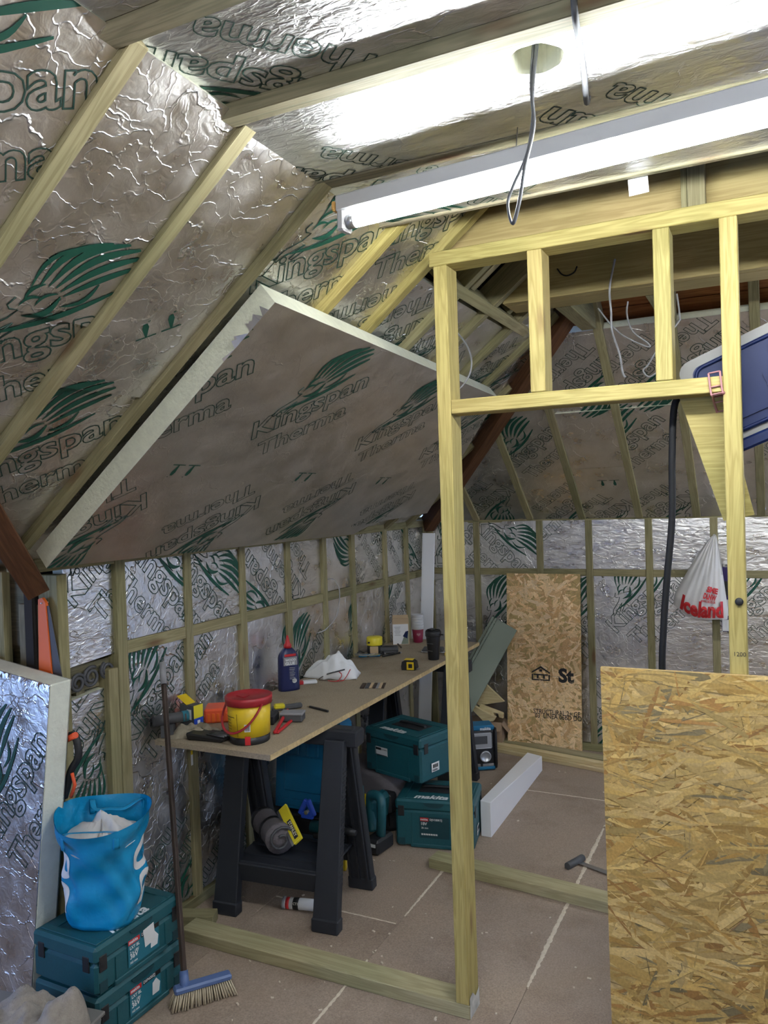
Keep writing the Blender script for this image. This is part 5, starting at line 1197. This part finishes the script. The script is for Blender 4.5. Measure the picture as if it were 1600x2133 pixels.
B().box((.015, -.07, .042), (.10, .012, .006), RZ(12) @ RY(-12), bev=.002).obj('nose_clip', 'grey_dark', mk_, m)
# yellow tub with bits around it
m = T(-2.195, 4.30, ZT); o = thing('filler_tub', 'round black tub with yellow lid on the worktop by the wall', 'tub', m)
B().lathe([(.044, 0), (.046, .004), (.046, .055)], 28, m).obj('body', 'black', o); B().lathe([(.048, .052), (.049, .056), (.049, .098), (.045, .102), (.0001, .102)], 28, m).obj('lid', 'yellow2', o); B().box((.018, -.043, .028), (.05, .004, .042), RZ(20)).obj('paper_label', 'card_light', o, m)
q = B(); [q.box((m @ V((-.012 + .022 * k, -.0488 + .004 * k, .072))), (.016, .002, .010), RZ(18)) for k in range(2)]; q.obj('lid_print', 'black', o)
m = T(-2.16, 4.14, ZT) @ RZ(12); o = thing('safety_glasses', 'clear safety glasses with dark arms beside the filler tub', 'glasses', m)
B().tube(smooth_path([(-.07, .02, .025), (-.04, -.025, .025), (0, -.03, .025), (.04, -.025, .025), (.07, .02, .025)], 4), .020, 10, 0, .1).obj('lens', 'clear_plastic', o, m)
for s in (-1, 1): B().tube([(s * .07, .02, .03), (s * .072, .08, .028), (s * .06, .13, .006)], .003, 6).obj('arm', 'dark_plastic', o, m)
m = T(-2.185, 4.205, ZT) @ RZ(30); o = thing('blue_packet', 'flat blue plastic packet lying in front of the filler tub', 'packet', m); B().box((0, 0, .005), (.13, .055, .009), bev=.003).obj('film', 'blue_plastic', o, m); B().box((.02, -.01, .011), (.04, .03, .003), RZ(25)).obj('white_card', 'white', o, m)
m = T(-2.115, 4.335, ZT) @ RZ(24); o = thing('laser_case', 'black rectangular zip case on the worktop', 'case', m); B().box((0, 0, .020), (.115, .085, .038), bev=.008).obj('case', 'grey_dark', o, m); B().box((0, 0, .020), (.117, .087, .005)).obj('zip_seam', 'black', o, m); B().box((0, 0, .0395), (.07, .05, .001)).obj('top_panel', 'black', o, m)
for k, (a_, b_2, lb) in enumerate(((on(765, 1369), on(800, 1364), 'left of two black marker pens in front of the zip case'), (on(797, 1369), on(833, 1362), 'right of two black marker pens in front of the zip case'))):
    o = thing('marker_pen', lb, 'pen', T(a_), 'marker pens'); B().cyl(a_ + V((0, 0, .007)), b_2 + V((0, 0, .007)), .0065, n=12).obj('barrel', 'black', o); B().cyl(b_2 + V((0, 0, .007)), b_2 + (b_2 - a_).normalized() * .012 + V((0, 0, .007)), .0068, .004, 12).obj('cap', 'grey', o)
m = T(-2.165, 4.62, ZT) @ RZ(28); o = thing('seed_carton', 'brown and white printed carton standing before the paper cups', 'carton', m)
B().box((0, 0, .085), (.105, .048, .17), bev=.001).obj('carton', 'card_light', o, m); B().box((-.002, -.0245, .068), (.10, .001, .13)).obj('white_panel', 'label_white', o, m); B().prism([(.0, .0), (.048, .0), (.048, .085), (.02, .05)], 0, .0006, m @ T(0, -.0251, .004) @ RX(90)).obj('picture', 'sage', o); B().prism([(.012, .05), (.04, .035), (.048, .085), (.03, .08)], 0, .0006, m @ T(0, -.0257, .004) @ RX(90)).obj('blue_picture', 'box_blue', o)
q = B(); [q.box((m @ V((-.022, -.0254, .115 - .009 * k))), (.04 - .006 * (k % 3), .0008, .0022), RZ(28)) for k in range(7)]; tag(q.obj('text_line', 'grey', o), None, None, kind='stuff'); B().box((0, .0, .176), (.10, .03, .0012), RX(50)).obj('flap', 'card_light', o, m)
cpv = V((-2.085, 4.715, ZT))
for k in range(5):
    m = T(cpv + V((0, 0, .018 * k))); o = thing('paper_cup', ('lowest', 'second lowest', 'middle', 'second highest', 'topmost')[k] + ' of the nested burgundy and white paper cups', 'cup', m, 'nested paper cups')
    B().lathe([(.029, 0), (.030, .001), (.0385, .092 - .0005 * k)], 24, m).obj('wall', 'burgundy', o); B().lathe([(.0386, .086), (.0395, .105), (.0405, .107), (.0405, .110), (.0385, .110), (.034, .06)], 24, m).obj('white_rim', 'white', o)
    if k == 0:
        hp_ = [(.013 * (16 * math.sin(t_) ** 3) / 16, .011 * (13 * math.cos(t_) - 5 * math.cos(2 * t_) - 2 * math.cos(3 * t_) - math.cos(4 * t_)) / 16) for t_ in [2 * math.pi * j / 24 for j in range(24)]]
        B().prism(hp_, .0345, .0362, m @ RZ(30) @ T(0, 0, .052) @ RX(90) @ RX(-4)).obj('heart_mark', 'pink', o)
m = T(-1.776, 4.235, ZT) @ RZ(-10); o = thing('travel_mug', 'black travel mug with lid at the far end of the worktop', 'mug', m)
B().lathe([(.030, 0), (.032, .003), (.042, .13), (.043, .140)], 28, m).obj('body', 'black', o); B().lathe([(.045, .136), (.0465, .140), (.0465, .162), (.042, .172), (.040, .168), (.0001, .168)], 28, m).obj('lid', 'black', o); B().box((-.012, 0, .174), (.03, .05, .010), bev=.003).obj('sip_tab', 'black', o, m)
B().cyl((.045, 0, .148), (.068, 0, .150), .004, n=8).obj('lid_spout', 'black', o, m); q = B(); q.box((m @ V((0, -.0392, .098))), (.045, .001, .0015), RZ(-10)).box((m @ V((0, -.0365, .055))), (.032, .001, .0015), RZ(-10)); q.obj('print_line', 'grey', o)
m = T(-1.865, 4.44, ZT) @ RZ(12); o = thing('steel_tin', 'dark wire tool lying behind the travel mug', 'tool', m); B().box((0, 0, .014), (.13, .07, .022), RX(6), bev=.007).obj('body', 'grey_dark', o, m); B().tube(smooth_path([(-.07, -.03, .006), (0, -.045, .006), (.10, -.04, .006), (.15, -.02, .006)], 4), .003, 6).obj('wire', 'steel', o, m)
m = T(-1.735, 4.40, ZT) @ RZ(8); o = thing('sandpaper_sheet', 'olive sandpaper block beside the travel mug', 'sandpaper', m); B().box((0, 0, .012), (.05, .10, .022), bev=.002).obj('block', 'yellow', o, m); B().box((0, 0, .0245), (.052, .102, .002)).obj('grit', 'grey_dark', o, m)
a_, b_2 = on(820, 1340), on(836, 1350); o = thing('flat_pencil', 'short dark pencil stub lying before the paper cups', 'pencil', T(a_)); timber('shaft', a_ + V((0, 0, .005)), b_2 + V((0, 0, .005)), .009, .008, 'brown_dark', o); timber('lead', b_2 + V((0, 0, .005)), b_2 + (b_2 - a_).normalized() * .012 + V((0, 0, .004)), .003, .003, 'black', o, bev=0)
m = T(on(850, 1397)) @ T(0, .03, 0) @ RZ(8); o = thing('tape_measure', 'black and yellow tape measure near the front edge of the worktop', 'tape measure', m)
B().prism([(-.042, 0), (.034, 0), (.042, .012), (.036, .045), (.018, .056), (-.022, .056), (-.040, .046), (-.045, .02)], -.024, .024, m @ RX(90)).obj('case', 'black', o); B().prism([(-.012, .004), (.028, .004), (.028, .046), (-.012, .046)], .024, .027, m @ RX(90)).obj('yellow_badge', 'yellow', o); B().prism([(-.002, .014), (.02, .014), (.02, .036), (-.002, .036)], .0272, .0285, m @ RX(90)).obj('badge_mark', 'black', o)
B().box((-.004, 0, .057), (.05, .046, .003), bev=.001).obj('top_stripe', 'yellow', o, m); B().box((.045, 0, .006), (.018, .020, .004)).obj('hook', 'steel', o, m)
# tag on the stud under the bench
p = at_x(400, 1582, XW + .002); o = B().box((0, 0, 0), (.001, .012, .05)).obj('price_tag', 'label_white', None, T(p)); tag(o, 'tiny white and yellow tag on the stud below the worktop', 'tag'); B().box((0, 0, .030), (.0012, .012, .018)).obj('yellow_top', 'yellow', o, T(p))

# ---- carrier bag hung on the far wall
bt = at_y(1488, 1116, 5.26)
bm2_ = T(bt)
cg = thing('carrier_bag', 'white and red plastic carrier bag hung on a far wall stud', 'bag', bm2_)
def cbag(s, v, front=True, off=0.0):
    e = v ** .85
    xl = -.012 - .262 * e + .03 * max(0, v - .85) / .15 * .8; xr = .012 + .062 * e - .01 * max(0, v - .9) / .1
    zb = -.515 + .085 * max(0, -s) ** 1.5
    x = (xl + xr) / 2 + (xr - xl) / 2 * s
    d = (.012 + .060 * e * (1 - .55 * max(0, v - .88) / .12)) * math.sqrt(max(0, 1 - s * s))
    fold = .0045 * math.sin(22 * s + 3 * v) * (1 - .6 * v) + .003 * math.sin(9 * s + 11 * v)
    y = -(d + fold * math.sqrt(max(0, 1 - s * s)) + off) if front else d * .35
    return V((x, y, v * zb))
b = B(); b.grid(lambda u, v: cbag(math.cos(2 * math.pi * u), v, u <= .5), 72, 40, closed_u=True); r_ = None
b.obj('film', 'bag_white', cg, bm2_)
vs, fs = text_bm('Iceland', 0, .045)
b = B(); b.add([cbag(-.74 + 1.60 * x, .965 - .72 * y + .0 * x, True, .013) for x, y, z in vs], fs); b.obj('red_lettering', 'red', cg, bm2_, fix=False)
for wd_, s0, v0, ww in (('SME', .16, .655, .50), ('DLNW', .06, .735, .54)):
    vs, fs = text_bm(wd_, 0, .06); hh = .082 / (max(y for x, y, z in vs))
    b = B(); b.add([cbag(s0 + ww * x + .12 * y, v0 + .035 * x - hh * .78 * y, True, .013) for x, y, z in vs], fs); b.obj('red_block_lettering', 'red', cg, bm2_, fix=False)
vs, fs = text_bm('www.Icel.co.uk', 0, .02); b = B(); b.add([cbag(-.02 + .60 * x, .782 + .02 * x - .35 * y, True, .013) for x, y, z in vs], fs); b.obj('web_lettering', 'red', cg, bm2_, fix=False)
B().tube(smooth_path([(-.006, -.012, -.02), (.006, -.012, .004), (.012, -.01, -.01), (.03, -.012, -.12), (.04, -.015, -.24)], 5), .003, 6, 0, .5).obj('handle_loop', 'bag_white', cg, bm2_); B().cyl((-.003, .09, .002), (-.003, -.02, .006), .004, n=8).obj('hanging_nail', 'steel', cg, bm2_)
m = T(at_y(1516, 1232, 5.31)) 
o = thing('packaged_saw_blade', 'purple and black hanging blade pack partly behind the right door post', 'packet', m)
B().box((0, 0, -.05), (.075, .018, .40), bev=.003).obj('card', 'purple', o, m); B().box((.0, -.010, -.10), (.07, .003, .10)).obj('white_label', 'label_white', o, m); B().box((0, -.010, .02), (.07, .004, .09)).obj('black_grip', 'black', o, m); B().box((0, -.010, -.21), (.07, .003, .07)).obj('white_foot', 'label_white', o, m)
for k in range(7): B().prism([(0, 0), (.02, .008), (0, .016)], -.004, .004, m @ T(.037, -.005, .07 + .014 * k) @ RX(90)).obj('tooth', 'cream', o)
B().lathe([(.008, 0), (.008, .003), (.0001, .003)], 14, m @ T(.015, -.012, -.165) @ RX(90)).obj('yellow_dot', 'yellow', o)

# ---- blue lidded tub on the brace behind the lintel
YBX = 2.575
tl_, tr2, bo = at_y(1412, 768, YBX), at_y(1572, 690, YBX), at_y(1548, 918, YBX)
ux = (tr2 - tl_).normalized(); vz = V((-ux.z, 0, ux.x)); hB = -(bo - tl_).dot(vz); wB = .43
c = tl_ + ux * (wB / 2) - vz * (hB / 2); mB = plane(c, ux, vz)     # z local towards the camera
tb3 = thing('storage_box', 'tilted grey storage box with blue lid behind the top right of the door frame', 'storage box', mB)
def rr(w_, h_, r_, n=6): return [(sx * (w_ / 2 - r_) + r_ * math.cos(a0 + math.pi / 2 * k / n), sy * (h_ / 2 - r_) + r_ * math.sin(a0 + math.pi / 2 * k / n)) for sx, sy, a0 in ((1, 1, 0), (-1, 1, math.pi / 2), (-1, -1, math.pi), (1, -1, 3 * math.pi / 2)) for k in range(n + 1)]
B().prism(rr(wB, hB, .035), -.23, -.012, mB).obj('tub', 'tub_grey', tb3); B().prism(rr(wB + .012, hB + .012, .04), -.020, .0, mB).obj('rim', 'tub_grey', tb3)
lid = B().prism(rr(wB - .055, hB - .045, .03), -.004, .008, mB).obj('lid', 'box_blue', tb3); B().prism(rr(wB - .13, hB - .12, .025), .008, .016, mB @ T(.02, 0, 0)).obj('lid_panel', 'box_blue', lid)
b = B(); b.tube([mB @ V((x, y, .010)) for x, y in rr(wB - .07, hB - .06, .03)], .006, 6, closed=True); b.obj('lid_bead', 'box_blue', lid)
B().prism(rr(.13, hB * .42, .02), .016, .022, mB @ T(.05, -.03, 0)).obj('lid_recess', 'box_blue', lid); B().box((0, -hB / 2 - .012, 0), (wB, .035, .03), bev=.006).obj('front_lip', 'box_blue', tb3, mB); B().box((.0, -hB / 2 - .037, -.005), (.10, .022, .03), bev=.006).obj('catch', 'dark_plastic', tb3, mB)
B().prism(rr(.10, .05, .02), .009, .013, mB @ T(-.085, .03, 0)).obj('red_mark', 'red', lid)
# ladder strap over the lintel
a_ = at_y(1476, 778, FY - .004); b_2 = at_y(1481, 818, FY - .004); c_2 = at_z(1492, 850, 2.016); d_2 = at_z(1506, 882, 1.99)
o = thing('ladder_strap', 'pink plastic ladder strap hooked over the lintel', 'strap', T(a_))
w_ = V((.030, 0, .004))
path = [a_, b_2, V((b_2.x + .004, FY - .002, 2.012)), at_y(1486, 832, FY + .05), at_y(1494, 858, FY + .10), at_y(1506, 892, FY + .115)]
for s in (0, 1): B().tube(smooth_path([p + w_ * s for p in path], 4), .0045, 6, 0, .7).obj('rail', 'pink', o)
pp = smooth_path(path, 3)
for k in range(0, len(pp), 2): B().tube([pp[k], pp[k] + w_], .004, 6, 0, .6).obj('rung', 'pink', o)

# ---- cables
def cable(name, label, pts, r_, mat, flat=1.0, n=7):
    b = B(); b.tube(smooth_path(pts, n), r_, 8, 0, flat); o = b.obj(name, mat); return tag(o, label, 'cable')
def pxs(lst): return [at_y(x, y, yy) for x, y, yy in lst]
hz = V((HX, HY, 2.62))
cable('ceiling_cable', 'grey twin cable looping down from the round hole in the ceiling', [hz] + pxs([(1106, 175, 1.478), (1110, 240, 1.478), (1098, 320, 1.478), (1070, 385, 1.478), (1058, 425, 1.478), (1068, 466, 1.475), (1082, 420, 1.47), (1094, 345, 1.47), (1112, 262, 1.474), (1109, 195, 1.476)]) + [hz + V((.006, 0, -.01))], .0046, 'grey_dark', .6)
k0 = at_z(1196, 30, 2.556); k1 = at_z(1222, 206, 2.556)
cable('ceiling_cable', 'thick dark cable crossing the ceiling joist beside the round hole', [k0 + V((0, 0, .03)), k0 + V((0, .012, -.004)), (k0 + k1) / 2 + V((.004, 0, -.012)), k1 + V((0, 0, -.006)), k1 + V((0.004, .006, .02))], .0062, 'grey_dark')
cable('power_lead', 'thick black lead hanging behind the lintel down past the strand board', pxs([(1428, 812, 2.59), (1412, 828, 2.59), (1403, 862, 2.59), (1400, 960, 2.59), (1400, 1080, 2.59), (1390, 1200, 2.59), (1383, 1300, 2.59), (1380, 1420, 2.59)]) + [V((-.305, 2.60, .7)), V((-.30, 2.62, .2)), V((-.25, 2.66, .012)), V((-.05, 2.72, .011))], .0105, 'cable_black')
cable('lighting_wire', 'long pale wire hanging from the doubled beam in the door frame', pxs([(1281, 540, 3.24), (1270, 600, 3.22), (1273, 650, 3.22), (1275, 690, 3.22), (1290, 735, 3.2), (1297, 775, 3.2), (1303, 786, 3.2)]), .0042, 'cable_grey')
cable('lighting_wire', 'pale wire loop between the tie joists under the doubled beam', pxs([(1308, 628, 3.5), (1306, 655, 3.5), (1318, 690, 3.5), (1350, 715, 3.5), (1348, 722, 3.5), (1300, 700, 3.5), (1272, 675, 3.5), (1246, 642, 3.5)]), .0036, 'cable_grey')
cable('lighting_wire', 'short pale wire with coiled end behind the right cripple stud', pxs([(1410, 612, 3.5), (1416, 660, 3.5), (1412, 672, 3.5), (1372, 725, 3.4), (1350, 760, 3.4), (1340, 772, 3.4), (1352, 785, 3.4), (1370, 775, 3.4)]), .0036, 'cable_grey')
cable('wall_wire', 'thin grey wire loop coming out of the left wall above the worktop', [at_x(681, 1207, XW - .012), at_x(695, 1207, XW + .03), at_x(706, 1225, XW + .05), at_x(707, 1250, XW + .04), at_x(700, 1285, XW + .03), at_x(680, 1310, XW + .015), at_x(662, 1319, XW - .010)], .0035, 'cable_grey')
cable('slope_wire', 'pale wire bowing out of the left slope beside the door post', pxs([(948, 688, 3.1), (970, 715, 3.05), (982, 748, 3.0), (978, 780, 3.0), (962, 805, 3.0), (948, 815, 3.0)]), .0036, 'cable_grey')
pc = at_y(1330, 387, 2.172); o = B().box((0, 0, 0), (.050, .0012, .044)).obj('paper_card', 'white', None, T(pc) @ RY(-3)); tag(o, 'small blank white card stuck below the ceiling edge', 'card')
cable('beam_staple', 'short bent black wire stuck on the doubled beam', pxs([(1161, 560, 3.258), (1170, 571, 3.25), (1182, 574, 3.25), (1196, 567, 3.25), (1202, 555, 3.258)]), .003, 'cable_black')
